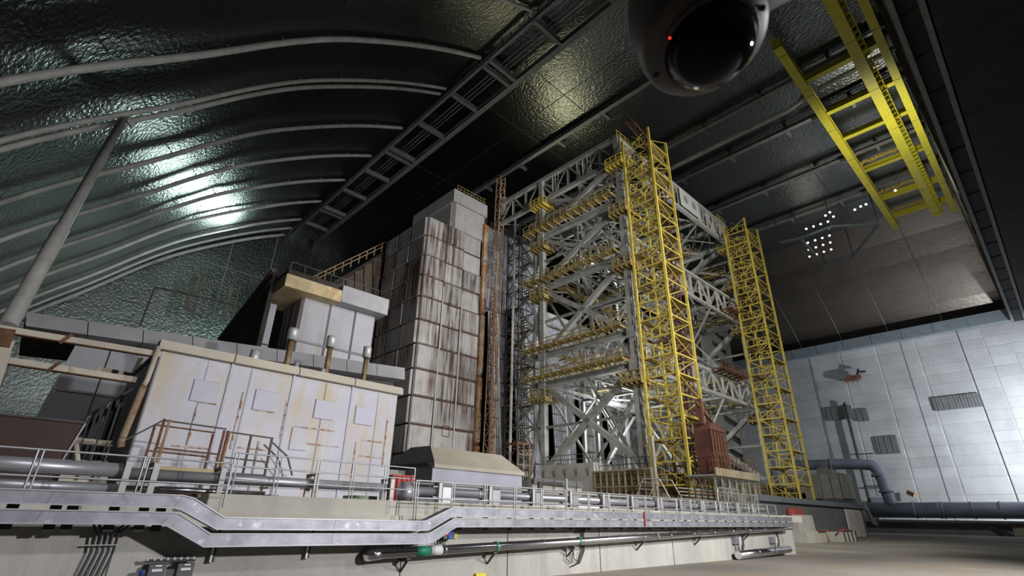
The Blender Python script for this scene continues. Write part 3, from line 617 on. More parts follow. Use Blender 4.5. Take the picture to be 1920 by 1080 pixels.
# node gussets
for x in (XA, XB):
    for y in (YA, YB):
        for z in (15.4, 19.2, 29.6, 37.4, 43.2): plate('gusset', fr, 'steel', (x-.42, y-.6, z-.7), (x-.42, y+.6, z+.7), (-1, 0, 0), .1)
def truss(a, b, z0, z1, n, wc=.5, ww=.24, m='steel', mw=None, dbl=False):
    """horizontal parallel-chord truss between points a and b (x, y), levels z0..z1"""
    a = V((a[0], a[1], 0)); b = V((b[0], b[1], 0)); Z0 = V((0, 0, z0)); Z1 = V((0, 0, z1))
    mem(a+Z0, b+Z0, wc, wc, m, 'channel', 'chord'); mem(a+Z1, b+Z1, wc, wc, m, 'channel', 'chord')
    for i in range(n):
        p, q = a.lerp(b, i/n), a.lerp(b, (i+1)/n)
        if i % 2 == 0: mem(p+Z0, q+Z1, ww, ww, mw or m, 'angle', 'web')
        else: mem(p+Z1, q+Z0, ww, ww, mw or m, 'angle', 'web')
        mem(p+Z0, p+Z1, ww, ww, mw or m, 'angle', 'web')
        if dbl: mem(p.lerp(q, .5)+Z1, p.lerp(q, .5)+Z0, ww*.7, ww*.7, mw or m, 'angle', 'web')
# V-direction faces (u = const): chords and X bracing
for x in (XA, XB):
    big = .62
    for (za, zb) in ((5, 15.4), (19.2, 28.6)):
        mem((x, YA, za), (x, YB, zb), big, big, 'steel', 'channel', 'diagonal'); mem((x, YB, za), (x, YA, zb), big, big, 'steel', 'channel', 'diagonal')
        for y0, y1 in ((YB, YC),): mem((x, y0, za), (x, y1, zb), .35); mem((x, y1, za), (x, y0, zb), .35)
    for (za, zb) in ((29.6, 36.4), (37.4, 43.2)):
        mem((x, YA, zb), (x, YB, za), big, big, 'steel', 'channel', 'diagonal'); mem((x, YA, za), (x, YB, zb), .4, .5, 'steel', 'channel', 'diagonal'); mem((x, YB, zb), (x, YC, za), .4)
    for z, w_ in ((15.4, .7), (19.2, .7), (28.8, .7), (37.0, .7), (10.1, .28), (23.9, .28), (33, .25), (40.2, .35)):
        mem((x, YA, z), (x, YC, z), w_ if w_ > .4 else w_, w_, 'steel', 'beam', 'beam')
    truss((x, YA), (x, YD), BOT, TOP, 8, .6, .28)
    for (za, zb) in ((15.4, 19.2), (28.8, 30.4)):
        for i in range(6): y = YA+(YB-YA)*i/6; mem((x, y, za if i % 2 else zb), (x, y+2.28, zb if i % 2 else za), .22, .22, 'steel', 'angle', 'web')
# intermediate v planes inside
for x in (57.7, 68.4):
    truss((x, YA), (x, YD), BOT, TOP, 8, .35, .2)
    for z in (15.4, 19.2, 28.8, 37): mem((x, YA, z), (x, YC, z), .35, .35, 'steel', 'beam', 'beam')
    for (za, zb) in ((5, 15.4), (19.2, 28.6), (30, 36.5), (37, 43)):
        mem((x, 36.4, za), (x, YB, zb), .25); mem((x, YB, za), (x, 36.4, zb), .25); mem((x, 36.4, za), (x, YA, zb), .22); mem((x, YA, za), (x, 36.4, zb), .22)
# U-direction trusses on face v = YA and rows behind
for y in (YA, 36.4, YB):
    front = y == YA
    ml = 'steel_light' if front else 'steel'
    truss((XA, y), (XB, y), BOT, TOP, 14 if front else 10, .5 if front else .35, .26 if front else .22, ml, ml, dbl=front)
    truss((XA, y), (XB, y), 28.6, 32.2, 12 if front else 8, .4, .24, ml, ml)
    truss((XA, y), (XB, y), 15.4, 18.4, 12 if front else 8, .4, .24, ml, ml)
    if not front:
        for xa, xb in ((XA, 57.7), (57.7, 68.4), (68.4, XB)):
            for (za, zb) in ((5, 15.4), (18.4, 28.6), (32.2, 43.2)):
                mem((xa, y, za), (xb, y, zb), .26); mem((xb, y, za), (xa, y, zb), .26)
            mem((xa, y, 37.3), (xb, y, 37.3), .3); mem((xa, y, 23.7), (xb, y, 23.7), .26)
# plan bracing
for z in (15.4, 28.6, 37.2, 43.2, 47):
    for xa, xb in ((XA, 57.7), (57.7, 68.4), (68.4, XB)):
        for ya, yb in ((YA, 36.4), (36.4, YB), (YB, YD if z > 40 else YC)):
            mem((xa, ya, z), (xb, yb, z), .24, .24, 'steel', 'angle'); mem((xb, ya, z), (xa, yb, z), .24, .24, 'steel', 'angle')
# small caged ladders beside columns
for x, y, za, zb in ((XA+.9, YA-.6, 5, 15), (XA+.9, YA-.6, 30, 43), (XA+1.2, 37, 15.4, 19), (XA, 40, 43, 47), (XA, 34, 43, 47), (XA+.4, 36.5, 29, 37)):
    for s in (0, .6): mem((x, y+s, za), (x, y+s, zb), .1, .1, 'steel_light', 'box', 'ladder_stile')
    n = int((zb-za)/.9)
    for k in range(n): mem((x, y, za+k*.9), (x, y+.6, za+k*.9), .08, .08, 'steel_light', 'box', 'ladder_rung')
# banner on the top truss
bn = thing('banner', 'white banner with two pale round prints hung on the top right truss', 'banner', (62, YA-.4, 43.4))
plate('cloth', bn, 'banner', (62.8, YA-.4, 43.6), (68.6, YA-.4, 46.9), (0, -1, 0), .08)
for x in (64.4, 66.9):
    MB().lathe([(0, .0), (.75, 0), (.75, .04), (.62, .05), (.6, .02), (0, .02)], (x, YA-.46, 45.2), (0, -1, 0), 20).build('round_print', 'bannerprint', bn)
# walkways with bracket floors and railings
def walkway(x, y0, y1, z, m, label, out=-1, w_=.9, long_x=False, sp=1.15):
    t = thing('walkway', label, 'walkway', (x, y0, z), 'narrow yellow walkways on the steel frame')
    L_ = abs(y1-y0); n = int(L_/sp)
    def pt(s, o, zz): return (x+s, y0+out*o, zz) if long_x else (x+out*o, y0+s, zz)
    sg = 1 if y1 > y0 else -1
    for k in range(int(L_/1.9)):
        piece('floor_grating', t, m, pt(sg*(k*1.9+.05), w_/2+.5, z), pt(sg*(k*1.9+1.8), w_/2+.5, z), *( (w_, .1)))
    for k in range(n+1):
        s = sg*L_*k/n
        piece('bracket', t, m, pt(s, -.15, z-.15), pt(s, w_+.6, z-.05), .12, .2)
        piece('post', t, m, pt(s, w_+.5, z), pt(s, w_+.5, z+1.1), .09)
    for zz in (.55, 1.1): piece('rail', t, m, pt(0, w_+.5, z+zz), pt(sg*L_, w_+.5, z+zz), .08)
    piece('toe_board', t, m, pt(0, w_+.52, z+.15), pt(sg*L_, w_+.52, z+.15), .06, .25) if False else piece('toe_board', t, m, pt(0, w_+.52, z+.12), pt(sg*L_, w_+.52, z+.12), .08, .22)
    return t
for x, nm in ((XA-.35, 'near left'), (XB-.35, 'far right')):
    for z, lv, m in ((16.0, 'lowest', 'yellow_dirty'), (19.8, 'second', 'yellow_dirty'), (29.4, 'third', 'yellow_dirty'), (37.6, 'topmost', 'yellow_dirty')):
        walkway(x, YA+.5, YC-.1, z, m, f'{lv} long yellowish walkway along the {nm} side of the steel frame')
for x, y0, y1, z, lb in ((XA+.5, XA, XA+9, 28.9, 'rust-red walkway on the right-hand face beside the yellow tower, upper'), (XA+24, XA, XA+7.5, 28.9, 'rust-red walkway on the right-hand face near the far column, upper'),
                        (XA+3, XA, XA+8, 18.6, 'rust-red walkway on the right-hand face beside the yellow tower, lower'), (XA+18, XA, XA+8, 18.6, 'rust-red walkway on the right-hand face near the far column, lower')):
    t = walkway(x, YA-.3, YA-.3+(y1-y0), z, 'rust', lb, long_x=True)
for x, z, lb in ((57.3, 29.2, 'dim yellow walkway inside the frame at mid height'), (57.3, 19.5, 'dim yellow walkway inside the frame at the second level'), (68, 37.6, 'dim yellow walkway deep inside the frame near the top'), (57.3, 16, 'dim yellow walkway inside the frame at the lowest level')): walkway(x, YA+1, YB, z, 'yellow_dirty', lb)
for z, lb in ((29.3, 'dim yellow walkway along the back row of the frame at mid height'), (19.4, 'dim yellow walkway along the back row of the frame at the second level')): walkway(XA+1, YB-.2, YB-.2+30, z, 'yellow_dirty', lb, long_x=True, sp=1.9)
def node_box(x, y, z, label, m='yellow', s=1.5):
    t = thing('node_platform', label, 'platform', (x, y, z), 'small yellow platforms around the frame columns')
    for k in range(4): piece('floor_grating', t, m, (x-s, y-s+k*s/2+.2, z), (x+s, y-s+k*s/2+.2, z), s/2*.92, .1)
    cs = [(x-s, y-s), (x+s, y-s), (x+s, y+s), (x-s, y+s)]
    for (a, b_) in zip(cs, cs[1:]+cs[:1]):
        for zz in (.1, .6, 1.15): piece('rail', t, m, (a[0], a[1], z+zz), (b_[0], b_[1], z+zz), .09, .09 if zz > .2 else .35)
        for k in range(3): piece('post', t, m, (a[0]+(b_[0]-a[0])*k/3, a[1]+(b_[1]-a[1])*k/3, z), (a[0]+(b_[0]-a[0])*k/3, a[1]+(b_[1]-a[1])*k/3, z+1.15), .09)
    for k in range(5): piece('joist', t, m, (x-s, y-s+k*s/2, z-.2), (x+s, y-s+k*s/2, z-.2), .12, .22)
    return t
for x, nx in ((XA, 'near'), (XB, 'far')):
    for y, ny in ((YA, 'front corner'), (YB, 'second')):
        for z, lv in ((13.4, 'lowest'), (27.2, 'middle'), (34.8, 'upper'), (42.0, 'top')):
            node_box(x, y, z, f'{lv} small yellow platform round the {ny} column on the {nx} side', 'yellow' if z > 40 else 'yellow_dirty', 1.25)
# yellow stair towers
def stair_tower(x0, y0, x1, y1, z0, z1, storey, label, m='yellow'):
    t = thing('stair_tower', label, 'stair tower', (x0, y0, z0), 'yellow stair towers')
    cs = [(x0, y0), (x1, y0), (x1, y1), (x0, y1)]
    for c in cs: piece('post', t, m, (c[0], c[1], z0-2), (c[0], c[1], z1), .26, .26, 'angle' if False else 'box')
    n = round((z1-z0)/storey); xm = (x0+x1)/2
    for k in range(n):
        z = z0+k*storey
        for i, (a, b_) in enumerate(zip(cs, cs[1:]+cs[:1])):
            piece('ring_beam', t, m, (a[0], a[1], z), (b_[0], b_[1], z), .13, .16)
            if i in (0, 3, 1): piece('brace', t, m, (a[0], a[1], z) if k % 2 else (b_[0], b_[1], z), (b_[0], b_[1], z+storey) if k % 2 else (a[0], a[1], z+storey), .075)
            if i in (3,): piece('guard_rail', t, m, (a[0], a[1], z+1.0), (b_[0], b_[1], z+1.0), .08)
        # landing and flight
        f = k % 2
        piece('landing', t, 'yellow_dirty', (x0+.1, y0+.45 if f else y1-.45, z), (x1-.1, y0+.45 if f else y1-.45, z), .8, .1)
        ya, yb = (y0+.8, y1-.8) if f else (y1-.8, y0+.8)
        xx = xm-.75 if f else xm+.75
        for s in (-.45, .45): piece('stringer', t, 'yellow_dirty', (xx+s, ya, z), (xx+s, yb, z+storey), .06, .24)
        piece('hand_rail', t, m, (xx-.45, ya, z+.9), (xx-.45, yb, z+storey+.9), .06)
        b = MB()
        for q in range(7):
            g = (q+.5)/7; b.box((xx-.45, ya+(yb-ya)*g-.14, z+storey*g-.03), (xx+.45, ya+(yb-ya)*g+.14, z+storey*g+.03))
        b.build('stair_flight', 'yellow_dirty', t)
        for q in range(4):
            xq = x0; yq = y0+(y1-y0)*(q+.5)/4; piece('guard_post', t, m, (xq, yq, z), (xq, yq, z+1.0), .07)
    return t
stair_tower(46.2, 24.4, 50.4, 28.2, 3.0, 45.0, 2.1, 'near tall bright yellow stair tower at the front corner of the frame')
stair_tower(74.4, 24.6, 79.4, 28.0, 2.4, 44.4, 2.1, 'far tall yellow stair tower at the right end of the frame')
for x0, x1, nm in ((46.4, 47.6, 'near'), (75, 79, 'far')):
    for z in (15.2, 19.0, 29.0, 34, 37.4, 43):
        t = thing('link_walkway', f'short yellow link walkway from frame to {nm} stair tower at ' + {15.2: 'the lowest level', 19.0: 'the second level', 29.0: 'mid height', 34: 'upper mid height', 37.4: 'the upper level', 43: 'the top'}[z], 'walkway', (x0, 28, z), 'link walkways to the stair towers')
        xx = (x0+x1)/2
        if nm == 'near': xx = 48.2
        piece('floor_grating', t, 'yellow', (xx, 28.35, z), (xx, YA-.6, z), 1.4, .12)
        for s in (-.7, .7):
            for zz in (.55, 1.1): piece('rail', t, 'yellow', (xx+s, 28.35, z+zz), (xx+s, YA-.6, z+zz), .08)
# yellow top platform rails
for x, nm in ((47.2, 'near'), (76.5, 'far')):
    railing('top_railing', f'yellow railing on the frame top beside the {nm} stair tower', [(x, YA, 47.3), (x+3, YA, 47.3)], 1.2, 1.0, 'yellow', .05, group='railings on the frame top')
# masts
def mast(p, q, w_, m, label, n, wob=0):
    t = thing('lattice_mast', label, 'mast', p); p = V(p); q = V(q)
    h = w_/2; cs = [V((-h, -h, 0)), V((h, -h, 0)), V((h, h, 0)), V((-h, h, 0))]
    for c in cs: piece('chord', t, m, p+c, q+c, .14)
    for k in range(n):
        a, b_ = p.lerp(q, k/n), p.lerp(q, (k+1)/n)
        for i in (0, 3):
            c, d = cs[i], cs[(i+1) % 4]; piece('lattice_bar', t, m, a+c, a+d, .1); piece('lattice_bar', t, m, a+(c if k % 2 else d), b_+(d if k % 2 else c), .09)
    return t
mt = mast((45.6, 52.0, 5), (46.9, 52.6, 52.4), 1.0, 'rust_pale', 'tall rusty lattice mast standing before the panelled tower', 34)
MB().box((47.0, 51.8, 45.2), (47.7, 52.4, 48.4)).build('motor_box', 'cream', mt)
plate('ladder_sheet', mt, 'rust', (45.1, 51.4, 5), (45.5, 51.5, 30), (0, -1, 0), .1)
mast((51.6, 26.2, 3), (51.3, 26.6, 46), 1.0, 'mast_red', 'thin dark red lattice mast at the right side of the near yellow tower', 36)
mast((51.2, 26.6, 45.6), (49.3, 28.6, 50.6), .9, 'rust', 'leaning rusty lattice boom on top of the near yellow tower', 5)
# dark stair tower
t = thing('dark_stair_tower', 'dark lattice stair tower with zigzag flights beside a thin white pipe', 'stair tower', (48.4, 50.6, 5))
cs = [(48.3, 49.4), (51.6, 49.4), (51.6, 52.0), (48.3, 52.0)]
for c in cs: piece('post', t, 'steel_dark', (c[0], c[1], 0), (c[0], c[1], 42.5), .16)
for k in range(14):
    z = 3+k*2.8
    for i, (a, b_) in enumerate(zip(cs, cs[1:]+cs[:1])):
        piece('ring_beam', t, 'steel_dark', (a[0], a[1], z), (b_[0], b_[1], z), .14)
        if i in (0, 3): piece('brace', t, 'steel_dark', (a[0], a[1], z), (b_[0], b_[1], z+2.8), .11); piece('brace', t, 'steel_dark', (b_[0], b_[1], z), (a[0], a[1], z+2.8), .11)
    xa, xb = (48.8, 51.2) if k % 2 else (51.2, 48.8)
    b = MB()
    for q in range(9): g = (q+.5)/9; b.box((xa+(xb-xa)*g-.14, 49.7, z+2.8*g-.04), (xa+(xb-xa)*g+.14, 50.7, z+2.8*g+.04))
    b.bar((xa, 49.65, z), (xb, 49.65, z+2.8), .06, .3); b.bar((xa, 49.65, z+1), (xb, 49.65, z+3.8), .06, .06)
    b.build('stair_flight', 'steel', t); piece('landing', t, 'rust', (xa, 49.4, z), (xa, 52, z), 1.0, .12)
t = MB().tube([(47.2, 49.6, 6.5), (47.8, 49.9, 43.5)], .2, 10); tag(t.build('standpipe', 'steel_light'), 'thin pale upright pipe in front of the dark stair tower', 'pipe')
# ================================================================== FOUNDATION BLOCKS UNDER THE FRAME
t = MB().box((45.5, 34.9, 0), (49, 42.6, 5.5)); o = t.build('concrete_slab_block', 'concrete'); tag(o, 'plain grey concrete block under the left frame column', 'block')
for k in range(5): piece('lifting_bar', o, 'steel_dark', (45.45, 35.6+k*1.6, 4.2), (45.3, 35.5+k*1.6, 5.0), .07)
piece('pipe_hoop', o, 'rust_pale', (45.3, 36.6, .8), (45.3, 36.6, 3.2), .2); piece('pipe_hoop', o, 'rust_pale', (45.3, 36.6, 3.2), (45.3, 41, 3.2), .2)
def formblock(x0, y0, x1, y1, z0, z1, label, nb=9, nr=9):
    t = thing('formwork_block', label, 'foundation', (x0, y0, z0)); slab_box('core', t, 'darkroof', (x0+.1, y0+.1, z0), (x1, y1, z1))
    for j in range(nb):
        za = z0+(z1-z0)*j/nb; zb = z0+(z1-z0)*(j+1)/nb-.05
        for i in range(4): plate('board', t, 'form', (x0, y0+(y1-y0)*i/4, za), (x0, y0+(y1-y0)*(i+1)/4-.04, zb), (-1, 0, 0), .12)
        for i in range(3): plate('board', t, 'form', (x0+(x1-x0)*i/3, y0, za), (x0+(x1-x0)*(i+1)/3-.04, y0, zb), (0, -1, 0), .12)
    for i in range(nr+1): y = y0+(y1-y0)*i/nr; piece('rib', t, 'form_rib', (x0-.12, y, z0), (x0-.12, y, z1+.1), .14, .16)
    for i in range(6): x = x0+(x1-x0)*i/5; piece('rib', t, 'form_rib', (x, y0-.12, z0), (x, y0-.12, z1+.1), .14, .16)
    for j in (0, .33, .66, 1): piece('waler', t, 'form_rib', (x0-.2, y0, z0+(z1-z0)*j), (x0-.2, y1, z0+(z1-z0)*j), .1, .12)
    return t
formblock(45.6, 28.0, 56, 34.8, 0, 4.5, 'brown boarded formwork block under the near front column')
formblock(72.0, 28.6, 84, 33.5, 0, 4.5, 'brown boarded formwork block under the far column')
railing('block_railing', 'thin dark railing on top of the near formwork block', [(45.8, 34.4, 4.5), (45.8, 28.3, 4.5), (55.6, 28.3, 4.5)], 1.2, 1.0, 'steel_dark', .04)
railing('block_railing', 'thin dark railing on top of the plain concrete block', [(45.8, 42, 5.5), (45.8, 35.2, 5.5)], 1.0, 1.2, 'steel_dark', .04)
# trestle and red hoist cage
t = thing('trestle', 'grey trestle platform on many thin legs carrying the red hoist cage', 'platform', (46, 22.6, 0))
for i in range(7):
    for y in (21.8, 23.8): piece('leg', t, 'steel', (45.6+i*1.4, y, 0), (45.6+i*1.4, y, 3.6), .14)
for i in range(6): piece('brace', t, 'steel', (45.6+i*1.4, 21.8, .4 if i % 2 else 3), (47+i*1.4, 21.8, 3 if i % 2 else .4), .09)
for z in (1.2, 2.3): piece('brace', t, 'steel', (45.6, 21.8, z), (54, 21.8, z), .09)
for i in range(14): plate('edge_panel', t, 'form_rib', (45.2+i*.66, 21.5, 3.6), (45.2+i*.66+.58, 21.5, 4.3), (0, -1, 0), .14)
slab_box('deck', t, 'steel', (45.2, 21.6, 3.6), (54.4, 24.2, 3.75))
for i in range(12): piece('post', t, 'rust', (45.3+i*.82, 21.6, 4.3), (45.3+i*.82, 21.6, 5.5), .06)
for z in (4.9, 5.5): piece('rail', t, 'rust', (45.3, 21.6, z), (54.3, 21.6, z), .06)
t = thing('hoist_cage', 'dark red hoist cage with rounded roof behind the near yellow tower', 'hoist', (47, 22.6, 3.8))
MB().box((47.0, 22.3, 3.8), (50.0, 23.9, 7.9)).prism([(47.0, 22.3, 7.9), (50.0, 22.3, 7.9), (49.6, 22.3, 8.5), (47.4, 22.3, 8.5)], (0, 1.6, 0)).build('cabin', 'mast_red', t)
for i in range(6): piece('cage_bar', t, 'rust', (47.0+i*.6, 22.2, 3.8), (47.0+i*.6, 22.2, 7.9), .08)
for z in (3.9, 5.8, 7.9): piece('cage_bar', t, 'rust', (47, 22.2, z), (50, 22.2, z), .1)
piece('boom', t, 'mast_red', (47.2, 23, 8.4), (47.2, 23, 10.8), .4); piece('boom', t, 'rust', (46.4, 23, 10.4), (49.4, 23, 8.8), .25)
# low steel and clutter in front of the formwork
t = thing('stair_gantry', 'small pale tube-frame stair gantry before the formwork block', 'stairs', (40, 25, 0))
for x in (39.6, 41.6):
    for a, b_ in (((x, 27, .1), (x+.6, 25.6, 3.2)), ((x+.6, 25.6, 3.2), (x+1.2, 24.4, 3.2)), ((x+1.2, 24.4, 3.2), (x+1.6, 23, .2)), ((x+.3, 26.3, 1.6), (x+1.4, 23.6, 1.6))): piece('tube', t, 'rail', a, b_, .1, .1, 'tube')
for k in range(6): piece('tread', t, 'rail', (39.6, 27-.28*k, .4+.5*k), (41.6, 27-.28*k, .4+.5*k), .3, .05)
t = thing('pipe_rack', 'grey rack of pipes and conduits at the foot of the near yellow tower', 'rack', (43.5, 22.6, 0))
for i in range(8):
    piece('upright', t, 'steel_dark', (41.5+i*1.1, 22.2, 0), (41.5+i*1.1, 22.2, 2.4+.3*(i % 3)), .1)
    piece('pipe', t, 'steel' if i % 2 else 'rust_pale', (41.2, 22.3+i*.1, .5+i*.28), (50.2, 22.3+i*.1, .5+i*.28), .12, .12, 'tube')
t = MB().tube([(43.6, 26.4, 0), (43.6, 26.4, 7.2)], .16, 8); tag(t.build('riser_pipe', 'steel'), 'grey riser pipe left of the near yellow tower foot', 'pipe')
t = thing('steel_hoop', 'bent grey tube hoop barrier right of the near yellow tower foot', 'barrier', (44.8, 20, 0))
MB().tube([(43.2, 20.6, 0), (43.2, 20.6, 2.2), (43.5, 20.6, 2.5), (47.2, 20.6, 2.5), (47.5, 20.6, 2.2), (47.5, 20.6, 0)], .08, 8).build('tube', 'rail', t)
for i in range(6): piece('bar', t, 'rail', (43.8+i*.6, 20.6, 0), (43.8+i*.6, 20.6, 2.4), .06)

# ================================================================== MIDDLE GROUND
# grey hopper housing
t = thing('hopper_housing', 'lilac housing with cream sloped roof and dark grey end', 'housing', (18.6, 28, .3))
X0, X1 = 19.9, 27.9
MB().prism([(X0, 28, .3), (X1, 28, .3), (X1, 28, 3.0), (X0, 28, 3.0)], (0, 3.0, 0)).build('body', 'lilac', t)
MB().add([(X0, 27.85, 3.0), (X1+.1, 27.85, 3.0), (X1-.9, 29.3, 4.25), (X0+.6, 29.3, 4.25), (X0, 31.2, 3.0), (X1+.1, 31.2, 3.0), (X1-.9, 30.2, 4.25), (X0+.6, 30.2, 4.25)],
  [(0, 1, 2, 3), (3, 2, 6, 7), (1, 5, 6, 2), (5, 4, 7, 6), (0, 4, 5, 1)]).build('roof', 'creamroof', t)
MB().box((X0, 27.8, 2.8), (X1+.1, 28, 3.02)).build('eave', 'creamroof', t)
MB().add([(X0-.02, 28, .3), (X0-.02, 31.6, .3), (X0-.5, 32, 2.9), (X0-.02, 28, 2.9), (X0, 27.85, 3.15), (X0-.6, 32.4, 3.15), (X0+.3, 31.2, 4.3), (X0+.6, 29.3, 4.3)], [(0, 1, 2, 3), (4, 5, 6, 7), (3, 2, 5, 4), (1, 0, 3, 2)]).build('dark_end', 'hopper', t)
piece('slot', t, 'black', (X0-.2, 28, 3.02), (X0-.5, 32, 3.02), .3, .12)
t = thing('striped_stub', 'short rusty vent pipe behind the left end of the dark grey hopper end', 'vent', (18.9, 33, 2))
MB().tube([(18.9, 33, .2), (18.9, 33, 4.6)], .18, 10).build('pipe', 'rust_pale', t); MB().lathe([(.01, .3), (.34, 0), (.18, -.05)], (18.9, 33, 4.6), n=14).build('cap', 'chrome', t)
b = MB().box((16.2, 30.5, 0), (19.5, 34.5, 2.7)); tag(b.build('concrete_plinth', 'concrete'), 'low concrete plinth between white building and grey hopper', 'plinth')
t = thing('red_container', 'small red steel container with ribs right of the white building', 'container', (14.8, 24.2, .8))
MB().box((14.75, 24.3, .55), (16.0, 25.6, 1.9)).build('body', 'red', t)
for k in range(5): piece('rib', t, 'red', (14.8+k*.3, 24.25, .6), (14.8+k*.3, 24.25, 1.88), .07, .08)
for z in (.6, 1.88): piece('rib', t, 'red', (14.75, 24.25, z), (16, 24.25, z), .09)
for k in range(3): piece('skid', t, 'hopper', (14.9+k*.5, 24.2, .42), (14.9+k*.5, 25.5, .42), .2, .2)
b = MB().box((28.4, 27.4, 0), (34, 33, 2.5)); o = b.build('low_concrete_wall', 'concrete'); tag(o, 'pale low concrete wall right of the cream-roofed housing', 'wall')
piece('coping', o, 'patchgrey', (28.4, 27.35, 2.45), (34, 27.35, 2.45), .3, .4)
for k in range(4): piece('lifting_bar', o, 'steel_dark', (29.2+k*1.3, 27.2, 1.7), (29.3+k*1.3, 27.2, 2.6), .06)
t = thing('rusty_frame_stand', 'thin rusty tube stand in front of the corrugated buttress foot', 'stand', (45, 45.5, 4))
for x in (44.6, 45.6, 46.6, 47.6): piece('post', t, 'rust_pale', (x, 45.5, 0), (x, 45.5, 8.2), .1)
for z in (5.8, 7, 8.2): piece('rail', t, 'rust_pale', (44.6, 45.5, z), (47.6, 45.5, z), .1)
slab_box('deck', t, 'rust', (44.4, 45.4, 8.2), (47.9, 47.4, 8.35))
t = thing('hydrant_pipe', 'dark elbow pipe stub with white post before the low concrete wall', 'pipe', (24, 20, 0))
MB().tube([(21.9, 20.6, .9), (21.9, 20.6, 1.75), (23.8, 20.6, 1.75)], .12, 8).build('elbow', 'steel_dark', t); piece('post', t, 'steel_light', (24.2, 20.6, 0), (24.2, 20.6, 2.1), .16, .16, 'tube')
MB().tube([(25, 20.8, 0), (25, 20.8, 1.35), (27.4, 20.8, 1.3), (27.6, 20.8, .2)], .07, 8).build('hoop', 'rust_pale', t)
b = MB()
for k in range(14):
    x = 25.2+k*.22; b.tube([(x, 19, .2), (x+random.uniform(-.1, .1), 19, .8), (x+.15, 18.9, 1.0+.3*random.random()), (x+.25, 18.9, .3)], .03, 5)
tag(b.build('cable_tangle', 'cable'), 'tangle of upright dark cable loops behind the railing', 'cables')
# steel platform with steps in front of the white building
t = thing('access_platform', 'rusty access platform with railings in front of the white building', 'platform', (3.3, 20, .9))
y = 20.0
def R3(x, yy, z): return V((x, yy, z))
piece('fascia', t, 'fascia_rust', (3.4, y, 1.15), (5.35, y, 1.15), .08, .32); piece('fascia', t, 'black', (5.5, y+.3, 1.2), (7.0, y+.3, 1.2), .08, .14)
slab_box('deck', t, 'steel', (3.4, y, 1.0), (5.4, y+1.3, 1.08)); slab_box('deck', t, 'steel', (5.4, y+.3, 1.14), (7.1, y+1.3, 1.2))
for x, yy, z0, z1, m in ((3.45, y, 1, 2.75, 'rust'), (3.6, y, 1, 2.75, 'rust_pale'), (5.3, y, 1, 2.6, 'rust'), (5.42, y, 1, 2.6, 'rust'), (5.55, y+.3, 1.2, 2.6, 'rust_pale'), (6.3, y+.3, 1.2, 2.55, 'steel_dark'), (7.05, y+.3, .4, 2.55, 'steel_dark'), (6.9, y+1.2, .4, 2.5, 'steel'), (3.45, y+1.3, 0, 2.7, 'rust'), (5.3, y+1.3, 0, 2.6, 'rust')):
    piece('post', t, m, (x, yy, z0), (x, yy, z1), .07)
for z in (1.85, 2.7):
    piece('rail', t, 'rust' if z < 2 else 'steel_dark', (3.45, y, z), (5.35, y, z-.05), .05); piece('rail', t, 'steel_dark', (5.5, y+.3, z-.1), (7.1, y+.3, z-.15), .05); piece('rail', t, 'rust', (3.45, y+1.3, z), (5.35, y+1.3, z-.05), .05)
piece('rail', t, 'steel_dark', (2.6, y, 2.0), (3.45, y, 2.72), .05)
for s in (0, .9):
    piece('rail', t, 'steel_dark', (7.1, y+.3+s, 2.4), (7.75, y+.3+s, 1.95), .05); piece('rail', t, 'steel_dark', (7.75, y+.3+s, 1.95), (8.05, y+.3+s, 1.3), .05); piece('rail', t, 'steel', (7.1, y+.3+s, 1.9), (7.7, y+.3+s, 1.3), .04)
for k in range(4): piece('step', t, 'steel', (7.15+k*.22, y+.3, 1.1-.25*k), (7.15+k*.22, y+1.2, 1.1-.25*k), .22, .05)
# railings (three sections)
def pair_railing(label, a, b_, h, sp, r, mids, drop):
    t = railing('railing', label, [a, b_], h, sp, r=r, mids=mids, group='grey tube railing along the retaining wall', drop=drop)
    n = max(1, round((V(b_)-V(a)).length/sp))
    for i in range(n): p = V(a).lerp(V(b_), i/n)+V((.09, 0, 0)); piece('post', t, 'rail', p-V((0, 0, drop)), p+V((0, 0, h)), r*1.7, kind='tube')
pair_railing('leftmost section of grey tube railing, in front of the brown housing', (-1.35, 14.3, .1), (4.15, 14.3, .1), 1.0, 1.83, .022, 1, 0)
pair_railing('middle section of grey tube railing, in front of the white building', (4.35, 14.9, .42), (9.9, 14.9, .42), 1.0, 1.1, .02, 2, .3)
pair_railing('longest section of grey tube railing, running right to the wall end', (9.45, 14.1, .0), (37.6, 14.1, .0), 1.0, 1.42, .025, 1, .3)
# jacketed pipes on goal-post supports
def sect_pipe(name, pts, r, m, label, seg=0, group=None, coupler=None):
    t = thing(name, label, 'pipe', pts[0], group); MB().tube(pts, r, 14).build('pipe_run', m, t)
    if seg:
        a, b_ = V(pts[0]), V(pts[-1]); n = int((b_-a).length/seg)
        for k in range(1, n): p = a.lerp(b_, k/n); d = (b_-a).normalized(); MB().tube([p-d*.04, p+d*.04], r*1.07, 14).build('band', coupler or 'steel', t)
    return t
PY = 16.6
sect_pipe('jacketed_pipe', [(-1.5, PY, .92), (2.3, PY, .92)], .17, 'pipe', 'upper thick pipe at the left, in front of the brown housing')
sect_pipe('jacketed_pipe', [(-1.5, PY+.1, .5), (2.3, PY+.1, .5)], .12, 'pipe', 'lower thin pipe at the left, in front of the brown housing')
sect_pipe('jacketed_pipe', [(2.4, PY, .86), (9.9, PY, .86)], .14, 'pipe', 'upper pipe behind the railing in front of the white building', 2.4, coupler='pipe')
sect_pipe('jacketed_pipe', [(2.4, PY+.1, .52), (5.9, PY+.1, .52)], .07, 'shiny', 'thin bright pipe below, in front of the white building')
sect_pipe('jacketed_pipe', [(10.6, PY, .82), (42, PY, .82)], .16, 'pipe', 'upper long pipe behind the right railing', 3.2, coupler='pipe')
